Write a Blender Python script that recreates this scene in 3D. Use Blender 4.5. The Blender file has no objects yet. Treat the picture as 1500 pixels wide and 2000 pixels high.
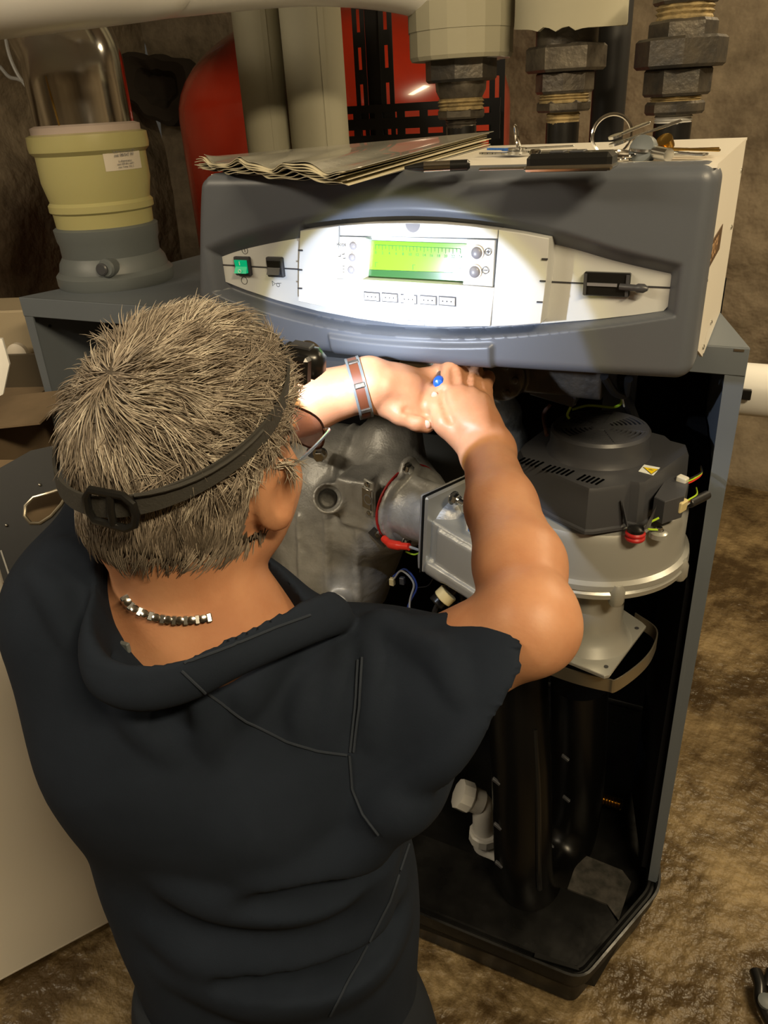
import bpy, math, random
import numpy as np
from mathutils import Vector, Matrix
from mathutils.bvhtree import BVHTree

SC = bpy.context.scene
COL = SC.collection
random.seed(7)
RNG = np.random.default_rng(7)
def V(*a): return np.array(a, float)
def unit(a):
    a = np.asarray(a, float); return a / np.linalg.norm(a)

# ------------------------------------------------------------------ camera
# world frame: X along the boiler front, Y into its depth, Z up, floor z = 0
FOC = 1500.0                                  # focal length in pixels of a 1500 x 2000 frame
_dn = unit([167, 2828, FOC])                  # straight down, seen from the camera
_fw = unit(V(0, 0, 1) - _dn * _dn[2])
_rt = np.cross(_dn, _fw)
if _rt[0] < 0: _rt = -_rt
_yaw = math.radians(27.5)
CAM = V(0, 0, 1.4)
def c2w(v):
    R, F, U = v @ _rt, v @ _fw, -(v @ _dn)
    return V(R * math.cos(_yaw) - F * math.sin(_yaw), R * math.sin(_yaw) + F * math.cos(_yaw), U)
def _ray(px, py): return c2w(V(px - 750, py - 1000, FOC))
def atY(px, py, y): r = _ray(px, py); return CAM + r * (y / r[1])
def atZ(px, py, z): r = _ray(px, py); return CAM + r * ((z - 1.4) / r[2])
def atD(px, py, d): r = _ray(px, py); return CAM + unit(r) * d
cam_data = bpy.data.cameras.new('camera')
cam = bpy.data.objects.new('camera', cam_data); COL.objects.link(cam)
xr, yd, zf = c2w(V(1, 0, 0)), c2w(V(0, 1, 0)), c2w(V(0, 0, 1))
M = Matrix(((xr[0], -yd[0], -zf[0], CAM[0]), (xr[1], -yd[1], -zf[1], CAM[1]), (xr[2], -yd[2], -zf[2], CAM[2]), (0, 0, 0, 1)))
cam.matrix_world = M
cam_data.sensor_fit = 'VERTICAL'; cam_data.sensor_height = 32.0
cam_data.lens = 32.0 * FOC / 2000.0
cam_data.clip_start = 0.02
SC.camera = cam

# ------------------------------------------------------------------ world, lamps, exposure
w = bpy.data.worlds.new('world'); SC.world = w; w.use_nodes = True
w.node_tree.nodes['Background'].inputs[0].default_value = (0.9, 0.82, 0.66, 1)
w.node_tree.nodes['Background'].inputs[1].default_value = 0.05
SC.view_settings.view_transform = 'Standard'
SC.view_settings.look = 'None'
SC.view_settings.exposure = 0.0
SC.view_settings.gamma = 1.0
SC.view_settings.use_curve_mapping = False
SC.cycles.max_bounces = 5
SC.cycles.use_denoising = True
def area_lamp(name, loc, target, size, watts, color):
    l = bpy.data.lights.new(name, 'AREA'); l.shape = 'RECTANGLE'; l.size, l.size_y = size
    l.energy = watts; l.color = color
    o = bpy.data.objects.new(name, l); COL.objects.link(o); o.location = loc
    o.rotation_euler = (Vector(target) - Vector(loc)).to_track_quat('-Z', 'Y').to_euler()
    return o
WARM = (1.0, 0.80, 0.50)
area_lamp('ceiling_lamp_light', (0.75, -0.15, 2.22), (-0.2, 0.7, 0.9), (0.6, 0.15), 34, WARM)
area_lamp('far_ceiling_lamp_light', (0.7, 1.9, 2.22), (0.4, 1.6, 0.0), (0.9, 0.15), 27, WARM)
area_lamp('rear_fill_light', (-1.6, -0.6, 2.22), (-0.9, 1.0, 0.9), (1.2, 0.2), 24, (1.0, .84, .60))  # added fill, lifts the ambient level from the left rear

# ------------------------------------------------------------------ helpers
def tag(o, label=None, cat=None, group=None, kind=None):
    if label: o['label'] = label
    if cat: o['category'] = cat
    if group: o['group'] = group
    if kind: o['kind'] = kind
    return o
def thing(name, label, cat, loc=(0, 0, 0), group=None):
    o = bpy.data.objects.new(name, None); COL.objects.link(o); o.location = loc
    o.empty_display_size = 0.05
    return tag(o, label, cat, group)
def link(name, me, mat, parent=None, smooth=True, angle=40):
    o = bpy.data.objects.new(name, me); COL.objects.link(o)
    if mat is not None and len(me.materials) == 0: me.materials.append(mat)
    if parent is not None:
        o.parent = parent
        p, off = parent, Vector((0, 0, 0))
        while p is not None: off += p.location; p = p.parent
        o.location = -off
    if smooth:
        me.polygons.foreach_set('use_smooth', [True] * len(me.polygons))
        if angle < 180:
            try: me.set_sharp_from_angle(angle=math.radians(angle))
            except Exception: pass
    return o
class MB:
    """collects shapes, links them as ONE mesh object"""
    def __init__(s): s.v, s.f = [], []
    def add(s, vs, fs):
        n = len(s.v); s.v += [tuple(map(float, p)) for p in vs]; s.f += [tuple(i + n for i in f) for f in fs]; return s
    def box(s, c, size, R=None, bev=0.0):
        c = np.array(c, float); hx, hy, hz = [q / 2 for q in size]
        R = np.eye(3) if R is None else np.array(R)
        if bev <= 0:
            P = [(x, y, z) for z in (-hz, hz) for y in (-hy, hy) for x in (-hx, hx)]
            F = [(0, 2, 3, 1), (4, 5, 7, 6), (0, 1, 5, 4), (2, 6, 7, 3), (0, 4, 6, 2), (1, 3, 7, 5)]
        else:
            b = min(bev, hx * .9, hy * .9, hz * .9); P = []; idx = {}
            for sx in (-1, 1):
                for sy in (-1, 1):
                    for sz in (-1, 1):
                        for k in range(3):
                            q = [sx * hx, sy * hy, sz * hz]
                            for m in range(3):
                                if m != k: q[m] -= (sx, sy, sz)[m] * b
                            idx[(sx, sy, sz, k)] = len(P); P.append(q)
            F = []
            for k in range(3):
                a, c2 = [m for m in range(3) if m != k]
                for sgn in (-1, 1):
                    def g(i, j):
                        t = [0, 0, 0]; t[k] = sgn; t[a] = i; t[c2] = j; return idx[(*t, k)]
                    q = [g(-1, -1), g(1, -1), g(1, 1), g(-1, 1)]
                    if (sgn > 0) != (k != 1): q.reverse()
                    F.append(tuple(q))
            for k in range(3):
                a, c2 = [m for m in range(3) if m != k]
                for i in (-1, 1):
                    for j in (-1, 1):
                        def h(sg, kk):
                            t = [0, 0, 0]; t[k] = sg; t[a] = i; t[c2] = j; return idx[(*t, kk)]
                        F.append((h(-1, a), h(1, a), h(1, c2), h(-1, c2)))
            for sx in (-1, 1):
                for sy in (-1, 1):
                    for sz in (-1, 1):
                        F.append(tuple(idx[(sx, sy, sz, k)] for k in range(3)))
        return s.add([c + R @ np.array(p) for p in P], F)
    def tube(s, pts, r, n=12, caps=True, closed=False, squash=1.0):
        pts = [np.array(p, float) for p in pts]; m = len(pts)
        rr = r if hasattr(r, '__len__') else [r] * m
        vs, fs = [], []; prev = None
        for i, p in enumerate(pts):
            if closed: t = pts[(i + 1) % m] - pts[i - 1]
            else: t = pts[min(i + 1, m - 1)] - pts[max(i - 1, 0)]
            t = t / (np.linalg.norm(t) + 1e-12)
            if prev is None:
                a = V(0, 0, 1) if abs(t[2]) < .9 else V(1, 0, 0)
                u = unit(np.cross(t, a))
            else:
                u = prev - t * (prev @ t); u = unit(u)
            prev = u; w2 = np.cross(t, u)
            for k in range(n):
                an = 2 * math.pi * k / n
                vs.append(p + rr[i] * (math.cos(an) * u + squash * math.sin(an) * w2))
        rng = m if closed else m - 1
        for i in range(rng):
            for k in range(n):
                a, b = i * n + k, i * n + (k + 1) % n
                c, d = ((i + 1) % m) * n + (k + 1) % n, ((i + 1) % m) * n + k
                fs.append((a, b, c, d))
        if caps and not closed:
            fs.append(tuple(range(n - 1, -1, -1))); fs.append(tuple((m - 1) * n + k for k in range(n)))
        return s.add(vs, fs)
    def lathe(s, c, prof, n=32, axis=(0, 0, 1), ref=None, caps=True, phase=0.0):
        """prof: (radius, height) along axis from point c"""
        ax = unit(axis); a = V(1, 0, 0) if ref is None else np.array(ref, float)
        if abs(ax @ unit(a)) > .95: a = V(0, 1, 0)
        u = unit(a - ax * (a @ ax)); w2 = np.cross(ax, u); c = np.array(c, float)
        vs, fs = [], []
        for (r, h) in prof:
            for k in range(n):
                an = 2 * math.pi * k / n + phase
                vs.append(c + ax * h + r * (math.cos(an) * u + math.sin(an) * w2))
        for i in range(len(prof) - 1):
            for k in range(n):
                fs.append((i * n + k, i * n + (k + 1) % n, (i + 1) * n + (k + 1) % n, (i + 1) * n + k))
        if caps:
            fs.append(tuple(range(n - 1, -1, -1))); fs.append(tuple((len(prof) - 1) * n + k for k in range(n)))
        return s.add(vs, fs)
    def cyl(s, p0, p1, r0, r1=None, n=24, bev=0.0, phase=0.0):
        p0, p1 = np.array(p0, float), np.array(p1, float); L = np.linalg.norm(p1 - p0)
        r1 = r0 if r1 is None else r1
        pr = [(r0, 0), (r1, L)] if bev <= 0 else [(r0 - bev, 0), (r0, bev), (r1, L - bev), (r1 - bev, L)]
        return s.lathe(p0, pr, n, p1 - p0, phase=phase)
    def prism(s, poly, d, bev=0.0):
        """poly: 3D points of one planar outline, extruded by vector d"""
        poly = [np.array(p, float) for p in poly]; d = np.array(d, float); n = len(poly)
        if bev > 0:
            c = sum(poly) / n; dd = unit(d)
            def ins(p): q = c - p; q = q - dd * (q @ dd); return p + unit(q) * bev
            rings = [[ins(p) for p in poly], [p + dd * bev for p in poly], [p + d - dd * bev for p in poly], [ins(p) + d for p in poly]]
        else: rings = [poly, [p + d for p in poly]]
        vs = [p for r in rings for p in r]; fs = []
        for i in range(len(rings) - 1):
            for k in range(n): fs.append((i * n + k, i * n + (k + 1) % n, (i + 1) * n + (k + 1) % n, (i + 1) * n + k))
        fs.append(tuple(range(n - 1, -1, -1))); fs.append(tuple((len(rings) - 1) * n + k for k in range(n)))
        return s.add(vs, fs)
    def ball(s, c, r, n=16, m=10, R=None):
        rr = np.array(r if hasattr(r, '__len__') else (r, r, r), float); R = np.eye(3) if R is None else np.array(R)
        vs, fs = [], []
        for i in range(m + 1):
            th = math.pi * i / m
            for k in range(n):
                ph = 2 * math.pi * k / n
                vs.append(np.array(c) + R @ (rr * V(math.sin(th) * math.cos(ph), math.sin(th) * math.sin(ph), math.cos(th))))
        for i in range(m):
            for k in range(n): fs.append((i * n + k, (i + 1) * n + k, (i + 1) * n + (k + 1) % n, i * n + (k + 1) % n))
        return s.add(vs, fs)
    def mesh(s, name='m'):
        me = bpy.data.meshes.new(name); me.from_pydata(s.v, [], s.f); me.validate()
        import bmesh
        bm = bmesh.new(); bm.from_mesh(me)
        bmesh.ops.remove_doubles(bm, verts=bm.verts, dist=1e-6)
        bmesh.ops.recalc_face_normals(bm, faces=bm.faces); bm.to_mesh(me); bm.free()
        return me
    def build(s, name, mat, parent=None, smooth=True, angle=35):
        return link(name, s.mesh(name), mat, parent, smooth, angle)
def smooth_path(pts, n=8):
    pts = [np.array(p, float) for p in pts]; out = []
    P = [2 * pts[0] - pts[1]] + pts + [2 * pts[-1] - pts[-2]]
    for i in range(1, len(P) - 2):
        for k in range(n):
            t = k / n; a, b, c, d = P[i - 1], P[i], P[i + 1], P[i + 2]
            out.append(.5 * ((2 * b) + (-a + c) * t + (2 * a - 5 * b + 4 * c - d) * t * t + (-a + 3 * b - 3 * c + d) * t ** 3))
    out.append(pts[-1]); return out
def text(name, body, loc, right, up, size, mat, parent, depth=0.0002, align='LEFT', squeeze=1.0):
    cu = bpy.data.curves.new(name, 'FONT'); cu.body = body; cu.size = size; cu.extrude = depth
    cu.align_x = align; cu.align_y = 'CENTER'; cu.resolution_u = 2
    tmp = bpy.data.objects.new('tmp', cu); COL.objects.link(tmp); bpy.context.view_layer.update()
    me = bpy.data.meshes.new_from_object(tmp.evaluated_get(bpy.context.evaluated_depsgraph_get())); bpy.data.objects.remove(tmp); bpy.data.curves.remove(cu)
    me.materials.clear(); me.materials.append(mat)
    o = bpy.data.objects.new(name, me); COL.objects.link(o)
    r = unit(right); u = unit(np.array(up) - r * (np.array(up) @ r)); nrm = np.cross(r, u)
    off = V(0, 0, 0); p = parent
    while p is not None: off = off + np.array(p.location); p = p.parent
    o.parent = parent; L = np.array(loc) - off
    o.matrix_local = Matrix(((r[0] * squeeze, u[0], nrm[0], L[0]), (r[1] * squeeze, u[1], nrm[1], L[1]), (r[2] * squeeze, u[2], nrm[2], L[2]), (0, 0, 0, 1)))
    return o

# ---- procedural materials
def mat(name, col, rough=0.6, metal=0.0, bump=0.0, bscale=80.0, col2=None, cscale=12.0, cdetail=4.0, emis=None, estr=0.0,
        trans=0.0, coat=0.0, spec=None, contrast=(0.35, 0.65), rvar=0.0, sheen=0.0, sss=0.0, alpha=1.0, attr=None, bdist=0.002, crough=.6):
    m = bpy.data.materials.new(name); m.use_nodes = True; nt = m.node_tree; N, L = nt.nodes, nt.links
    b = N['Principled BSDF']
    c3 = tuple(col) + (1,)
    b.inputs['Base Color'].default_value = c3; b.inputs['Roughness'].default_value = rough; b.inputs['Metallic'].default_value = metal
    if trans: b.inputs['Transmission Weight'].default_value = trans
    if coat: b.inputs['Coat Weight'].default_value = coat
    if spec is not None: b.inputs['Specular IOR Level'].default_value = spec
    if sheen: b.inputs['Sheen Weight'].default_value = sheen; b.inputs['Sheen Roughness'].default_value = .5
    if sss:
        b.inputs['Subsurface Weight'].default_value = sss; b.inputs['Subsurface Radius'].default_value = (1, .35, .18)
        b.inputs['Subsurface Scale'].default_value = 0.008
    if alpha < 1: b.inputs['Alpha'].default_value = alpha
    if emis: b.inputs['Emission Color'].default_value = tuple(emis) + (1,); b.inputs['Emission Strength'].default_value = estr
    tc = N.new('ShaderNodeTexCoord')
    if col2 is not None or rvar:
        t = N.new('ShaderNodeTexNoise'); t.inputs['Scale'].default_value = cscale; t.inputs['Detail'].default_value = cdetail
        t.inputs['Roughness'].default_value = crough
        L.new(tc.outputs['Object'], t.inputs['Vector'])
        mr = N.new('ShaderNodeMapRange'); mr.inputs[1].default_value, mr.inputs[2].default_value = contrast
        L.new(t.outputs['Fac'], mr.inputs[0])
        if col2 is not None:
            mx = N.new('ShaderNodeMix'); mx.data_type = 'RGBA'
            mx.inputs[6].default_value = c3; mx.inputs[7].default_value = tuple(col2) + (1,)
            L.new(mr.outputs[0], mx.inputs[0]); L.new(mx.outputs[2], b.inputs['Base Color'])
        if rvar:
            m2 = N.new('ShaderNodeMath'); m2.operation = 'MULTIPLY_ADD'; m2.inputs[1].default_value = rvar; m2.inputs[2].default_value = rough
            L.new(mr.outputs[0], m2.inputs[0]); L.new(m2.outputs[0], b.inputs['Roughness'])
    if attr:
        at = N.new('ShaderNodeAttribute'); at.attribute_name = attr; L.new(at.outputs['Color'], b.inputs['Base Color'])
    if bump:
        t2 = N.new('ShaderNodeTexNoise'); t2.inputs['Scale'].default_value = bscale; t2.inputs['Detail'].default_value = 3
        L.new(tc.outputs['Object'], t2.inputs['Vector'])
        bp = N.new('ShaderNodeBump'); bp.inputs['Strength'].default_value = bump; bp.inputs['Distance'].default_value = bdist
        L.new(t2.outputs['Fac'], bp.inputs['Height']); L.new(bp.outputs[0], b.inputs['Normal'])
    return m

# ---- value noise on arrays
def _hash(i, j, k, seed):
    h = (i * 374761393 + j * 668265263 + k * 2147483647 + seed * 974634777) & 0xFFFFFFFF
    h = ((h ^ (h >> 13)) * 1274126177) & 0xFFFFFFFF
    return ((h ^ (h >> 16)) & 0xFFFF) / 65535.0
def vnoise(p, seed=0):
    p = np.asarray(p, float); i = np.floor(p).astype(np.int64); f = p - i; f = f * f * (3 - 2 * f); out = 0
    for a in (0, 1):
        for b in (0, 1):
            for c in (0, 1):
                wgt = (f[..., 0] if a else 1 - f[..., 0]) * (f[..., 1] if b else 1 - f[..., 1]) * (f[..., 2] if c else 1 - f[..., 2])
                out = out + wgt * _hash(i[..., 0] + a, i[..., 1] + b, i[..., 2] + c, seed)
    return out
def fbm(p, octv=4, seed=0, gain=.5):
    s, a, n = 0, 1, 0; p = np.asarray(p, float)
    for o in range(octv): s = s + a * (vnoise(p, seed + o) - .5); n += a; a *= gain; p = p * 2.03 + 7.1
    return s / n

# ---- signed-distance modelling: fields blended on a grid, surface taken out as one closed mesh
class SDF:
    def __init__(s, lo, hi, h):
        s.lo = np.array(lo, float); s.h = h
        s.n = np.ceil((np.array(hi) - s.lo) / h).astype(int) + 1
        s.F = np.full(tuple(s.n), 1.0, np.float32)
    def _sub(s, lo, hi):
        a = np.clip(np.floor((np.array(lo) - s.lo) / s.h).astype(int), 0, s.n - 1)
        b = np.clip(np.ceil((np.array(hi) - s.lo) / s.h).astype(int) + 1, 1, s.n)
        if np.any(b <= a): return None
        sl = tuple(slice(a[i], b[i]) for i in range(3))
        g = [(np.arange(a[i], b[i]) * s.h + s.lo[i]).astype(np.float32) for i in range(3)]
        return sl, g[0][:, None, None], g[1][None, :, None], g[2][None, None, :]
    def _mix(s, sl, d, k, op):
        f = s.F[sl]
        if op == 'sub': d = -d; f = -f
        if op == 'int': f = -f; d = -d
        if k > 1e-6:
            hh = np.maximum(k - np.abs(f - d), 0) / k
            r = np.minimum(f, d) - hh * hh * k * .25
        else: r = np.minimum(f, d)
        if op in ('sub', 'int'): r = -r
        s.F[sl] = r
    def cone(s, a, b, ra, rb=None, k=0.01, op='add'):
        a, b = np.array(a, float), np.array(b, float); rb = ra if rb is None else rb
        m = max(ra, rb) + k + 4 * s.h
        q = s._sub(np.minimum(a, b) - m, np.maximum(a, b) + m)
        if q is None: return s
        sl, x, y, z = q; d = b - a; L2 = max(d @ d, 1e-12)
        t = np.clip(((x - a[0]) * d[0] + (y - a[1]) * d[1] + (z - a[2]) * d[2]) / L2, 0, 1)
        D = np.sqrt((x - a[0] - t * d[0]) ** 2 + (y - a[1] - t * d[1]) ** 2 + (z - a[2] - t * d[2]) ** 2) - (ra + (rb - ra) * t)
        if op == 'sub': s._mix(sl, -(-D), k, 'subx') if False else s._subtract(sl, D, k)
        else: s._mix(sl, D, k, op)
        return s
    def _subtract(s, sl, D, k):
        f = s.F[sl]; g = -D                    # max(f, -D)
        if k > 1e-6:
            hh = np.maximum(k - np.abs(f - g), 0) / k; s.F[sl] = np.maximum(f, g) + hh * hh * k * .25
        else: s.F[sl] = np.maximum(f, g)
    def chain(s, pts, rs, k=0.01, op='add'):
        for i in range(len(pts) - 1): s.cone(pts[i], pts[i + 1], rs[i], rs[i + 1], k, op)
        return s
    def ridge(s, pts, r, k=0.01, op='add'):
        a = np.min(np.array(pts), 0) - r - k - 5 * s.h; b = np.max(np.array(pts), 0) + r + k + 5 * s.h
        t = SDF(a, b, s.h); i0 = np.round((t.lo - s.lo) / s.h).astype(int); t.lo = s.lo + i0 * s.h
        for i in range(len(pts) - 1): t.cone(pts[i], pts[i + 1], r, r, 0)
        lo = np.maximum(i0, 0); hi = np.minimum(i0 + t.n, s.n)
        if np.any(hi <= lo): return s
        sl = tuple(slice(lo[j], hi[j]) for j in range(3)); D = t.F[tuple(slice(lo[j] - i0[j], hi[j] - i0[j]) for j in range(3))]
        if op == 'sub': s._subtract(sl, D, k)
        else: s._mix(sl, D, k, op)
        return s
    def ell(s, c, r, R=None, k=0.01, op='add'):
        c = np.array(c, float); r = np.array(r, float); R = np.eye(3) if R is None else np.array(R)   # columns = axes
        m = max(r) + k + 4 * s.h; q = s._sub(c - m, c + m)
        if q is None: return s
        sl, x, y, z = q; X, Y, Z = x - c[0], y - c[1], z - c[2]
        l = [(X * R[0, i] + Y * R[1, i] + Z * R[2, i]) / r[i] for i in range(3)]
        k0 = np.sqrt(l[0] ** 2 + l[1] ** 2 + l[2] ** 2) + 1e-9
        k1 = np.sqrt((l[0] / r[0]) ** 2 + (l[1] / r[1]) ** 2 + (l[2] / r[2]) ** 2) + 1e-9
        D = k0 * (k0 - 1) / k1
        if op == 'sub': s._subtract(sl, D, k)
        else: s._mix(sl, D, k, op)
        return s
    def box(s, c, hsize, R=None, rnd=0.005, k=0.005, op='add'):
        c = np.array(c, float); hs = np.array(hsize, float); R = np.eye(3) if R is None else np.array(R)
        m = np.linalg.norm(hs) + k + 4 * s.h; q = s._sub(c - m, c + m)
        if q is None: return s
        sl, x, y, z = q; X, Y, Z = x - c[0], y - c[1], z - c[2]
        l = [np.abs(X * R[0, i] + Y * R[1, i] + Z * R[2, i]) - (hs[i] - rnd) for i in range(3)]
        D = np.sqrt(np.maximum(l[0], 0) ** 2 + np.maximum(l[1], 0) ** 2 + np.maximum(l[2], 0) ** 2) + np.minimum(np.maximum(np.maximum(l[0], l[1]), l[2]), 0) - rnd
        if op == 'sub': s._subtract(sl, D, k)
        else: s._mix(sl, D, k, op)
        return s
    def disc(s, a, b, r, rnd=0.003, k=0.004, op='add', hole=None):
        a, b = np.array(a, float), np.array(b, float); ax = b - a; L = np.linalg.norm(ax); ax = ax / L; c = (a + b) / 2
        m = math.hypot(r, L / 2) + k + 4 * s.h; q = s._sub(c - m, c + m)
        if q is None: return s
        sl, x, y, z = q; X, Y, Z = x - c[0], y - c[1], z - c[2]
        h = X * ax[0] + Y * ax[1] + Z * ax[2]
        rad = np.sqrt(np.maximum(X * X + Y * Y + Z * Z - h * h, 0))
        d1, d2 = rad - r + rnd, np.abs(h) - L / 2 + rnd
        D = np.minimum(np.maximum(d1, d2), 0) + np.sqrt(np.maximum(d1, 0) ** 2 + np.maximum(d2, 0) ** 2) - rnd
        if op == 'sub': s._subtract(sl, D, k)
        else: s._mix(sl, D, k, op)
        return s
    def halfspace(s, p, n):                     # keep the side the normal points away from
        p, n = np.array(p, float), unit(n)
        sl, x, y, z = s._sub(s.lo, s.lo + (s.n - 1) * s.h)
        s.F = np.maximum(s.F, ((x - p[0]) * n[0] + (y - p[1]) * n[1] + (z - p[2]) * n[2]).astype(np.float32)); return s
    def noise(s, amp, scale, seed=0, octv=2):
        band = np.argwhere(np.abs(s.F) < amp * 2 + s.h * 2)
        P = band * s.h + s.lo
        s.F[tuple(band.T)] += (amp * 2 * fbm(P * scale, octv, seed)).astype(np.float32); return s
    def mesh(s, name='sdf'):
        F = s.F; F[0] = F[-1] = 1; F[:, 0] = F[:, -1] = 1; F[:, :, 0] = F[:, :, -1] = 1
        S = F < 0
        c = np.zeros(tuple(np.array(F.shape) - 1), np.int8)
        for a in (0, 1):
            for b in (0, 1):
                for d in (0, 1): c += S[a:c.shape[0] + a, b:c.shape[1] + b, d:c.shape[2] + d]
        act = (c > 0) & (c < 8); ijk = np.argwhere(act); idx = np.full(act.shape, -1, np.int32); idx[act] = np.arange(len(ijk))
        pos = np.zeros((len(ijk), 3)); cnt = np.zeros(len(ijk))
        cor = [(a, b, d) for a in (0, 1) for b in (0, 1) for d in (0, 1)]
        val = {q: F[ijk[:, 0] + q[0], ijk[:, 1] + q[1], ijk[:, 2] + q[2]].astype(float) for q in cor}
        for q in cor:
            for ax in range(3):
                if q[ax] == 0:
                    q2 = list(q); q2[ax] = 1; q2 = tuple(q2); fa, fb = val[q], val[q2]
                    mk = (fa < 0) != (fb < 0); t = np.where(mk, fa / np.where(mk, fa - fb, 1), 0)
                    p = np.tile(np.array(q, float), (len(ijk), 1)); p[:, ax] += t
                    pos[mk] += p[mk]; cnt[mk] += 1
        pos = (pos / cnt[:, None] + ijk) * s.h + s.lo
        quads = []
        for ax in range(3):
            sl0 = [slice(None)] * 3; sl1 = [slice(None)] * 3; sl0[ax] = slice(0, -1); sl1[ax] = slice(1, None)
            cr = S[tuple(sl0)] != S[tuple(sl1)]; e = np.argwhere(cr)
            o1, o2 = [m for m in range(3) if m != ax]
            ok = (e[:, o1] > 0) & (e[:, o2] > 0) & (e[:, o1] < F.shape[o1] - 1) & (e[:, o2] < F.shape[o2] - 1); e = e[ok]
            neg = S[tuple(e.T)]
            q = []
            for da, db in ((-1, -1), (0, -1), (0, 0), (-1, 0)):
                ee = e.copy(); ee[:, o1] += da; ee[:, o2] += db; q.append(idx[tuple(ee.T)])
            q = np.stack(q, 1)
            flip = neg if ax != 1 else ~neg
            q[~flip] = q[~flip][:, ::-1]
            quads.append(q)
        quads = np.concatenate(quads); quads = quads[(quads >= 0).all(1)]
        me = bpy.data.meshes.new(name); me.vertices.add(len(pos)); me.vertices.foreach_set('co', pos.ravel())
        me.loops.add(quads.size); me.loops.foreach_set('vertex_index', quads.ravel().astype(np.int32))
        me.polygons.add(len(quads)); me.polygons.foreach_set('loop_start', np.arange(0, quads.size, 4, dtype=np.int32))
        me.update(calc_edges=True); me.validate()
        return me
def bvh_of(o):
    me = o.data; n = len(me.vertices); co = np.empty(n * 3); me.vertices.foreach_get('co', co)
    off = np.array(o.matrix_world.translation) if o.parent is None else V(0, 0, 0)
    return BVHTree.FromPolygons([tuple(p) for p in co.reshape(-1, 3)], [tuple(p.vertices) for p in me.polygons])
def cast(b, px, py, lift=0.0):
    r = Vector(unit(_ray(px, py))); h = b.ray_cast(Vector(CAM), r)
    if h[0] is None: return None
    nn = h[1] if h[1].dot(r) < 0 else -h[1]
    return np.array(h[0] + nn * lift)
# ------------------------------------------------------------------ materials
m_wall = mat('rough_plaster_stone', (0.13, 0.102, 0.068), .9, bump=1.0, bscale=14, col2=(0.34, 0.28, 0.195), cscale=2.6, cdetail=12, crough=.72, contrast=(.36,.66), bdist=.02)
m_floor = mat('damp_earthy_concrete', (0.07, 0.044, 0.018), .36, bump=1.0, bscale=38, col2=(0.46, 0.34, 0.17), cscale=2.4, cdetail=15, crough=.74, contrast=(.44, .69), rvar=.35, bdist=.012)
m_fascia = mat('dark_grey_plastic', (0.088, 0.098, 0.118), .42, bump=.12, bscale=900, bdist=.0004)
m_panel = mat('light_grey_plastic', (0.52, 0.53, 0.52), .45)
m_white = mat('white_sheet_steel', (0.74, 0.70, 0.62), .4, bump=.03, bscale=300, bdist=.0005)
m_frame = mat('blue_grey_powder_coat', (0.125, 0.145, 0.17), .5, bump=.08, bscale=700, bdist=.0004)
m_black = mat('black_plastic', (0.008, 0.008, 0.008), .28)
m_foam = mat('black_insulation_foam', (0.004, 0.004, 0.005), .9, spec=.15, bump=.3, bscale=200)
m_dark = mat('charcoal_plastic', (0.052, 0.054, 0.062), .38, bump=.12, bscale=700, bdist=.0004)
m_cast = mat('cast_aluminium', (0.47, 0.47, 0.46), .45, metal=.35, bump=.55, bscale=260, bdist=.0012, col2=(0.34, 0.34, 0.33), cscale=20)
m_alu = mat('smooth_machined_aluminium', (0.46, 0.46, 0.43), .34, metal=.55, bump=.08, bscale=300, bdist=.0006)
m_zinc = mat('zinc_steel', (0.62, 0.62, 0.60), .22, metal=1.0)
m_chrome = mat('polished_stainless', (0.62, 0.60, 0.57), .14, metal=1.0, bump=.05, bscale=30)
m_beige = mat('beige_pipe_insulation', (0.34, 0.32, 0.235), .75, bump=.1, bscale=60)
m_whitepipe = mat('white_pvc_jacket', (0.82, 0.81, 0.78), .3, bump=.1, bscale=14)
m_red = mat('red_enamel', (0.52, 0.035, 0.012), .22, coat=.4, col2=(0.42, 0.03, 0.012), cscale=4)
m_iron = mat('black_malleable_iron', (0.05, 0.047, 0.044), .42, metal=.5, bump=.4, bscale=120, col2=(0.10, 0.085, 0.065), cscale=25)
m_ironlight = mat('worn_grey_iron', (0.16, 0.14, 0.11), .38, metal=.55, bump=.4, bscale=120, col2=(0.07, 0.06, 0.05), cscale=30)
m_hemp = mat('hemp_and_paste', (0.40, 0.30, 0.14), .8, bump=1.0, bscale=120, col2=(0.20, 0.15, 0.07), cscale=60)
m_yellow = mat('yellowish_translucent_plastic', (0.40, 0.37, 0.17), .3, sss=.1)
m_grey = mat('grey_polypropylene', (0.115, 0.13, 0.135), .45, bump=.05, bscale=300)
m_slot = mat('black_slotted_steel', (0.02, 0.02, 0.021), .5, metal=.3)
m_green = mat('green_rocker', (0.0, 0.30, 0.14), .25, emis=(0.0, .9, .38), estr=.25)
m_print = mat('dark_print', (0.03, 0.03, 0.035), .6)
m_lcdprint = mat('lcd_print', (0.03, 0.12, 0.02), .6)
m_void = mat('opening_shade', (0.001, 0.001, 0.001), 1.0, spec=0.0)  # pure black, paints the shade inside the cap cavity and vent slots
m_lcd = mat('green_lcd', (0.13, 0.42, 0.02), .2, emis=(0.16, 0.55, 0.02), estr=.5)
m_lcddark = mat('lcd_dark_strip', (0.03, 0.10, 0.03), .2)
m_button = mat('grey_rubber_button', (0.20, 0.20, 0.22), .35)
m_sticker = mat('white_sticker', (0.62, 0.56, 0.47), .5)
m_warn = mat('warning_yellow', (0.85, 0.62, 0.01), .4)
m_redrub = mat('red_rubber', (0.42, 0.015, 0.015), .4)
m_redwire = mat('red_wire', (0.65, 0.03, 0.015), .35)
m_yg = mat('yellow_green_wire', (0.40, 0.62, 0.03), .35)
m_greywire = mat('grey_wire', (0.35, 0.35, 0.34), .4)
m_blackwire = mat('black_cable', (0.012, 0.012, 0.013), .4)
m_nylon = mat('white_nylon_connector', (0.62, 0.60, 0.50), .4)
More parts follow.
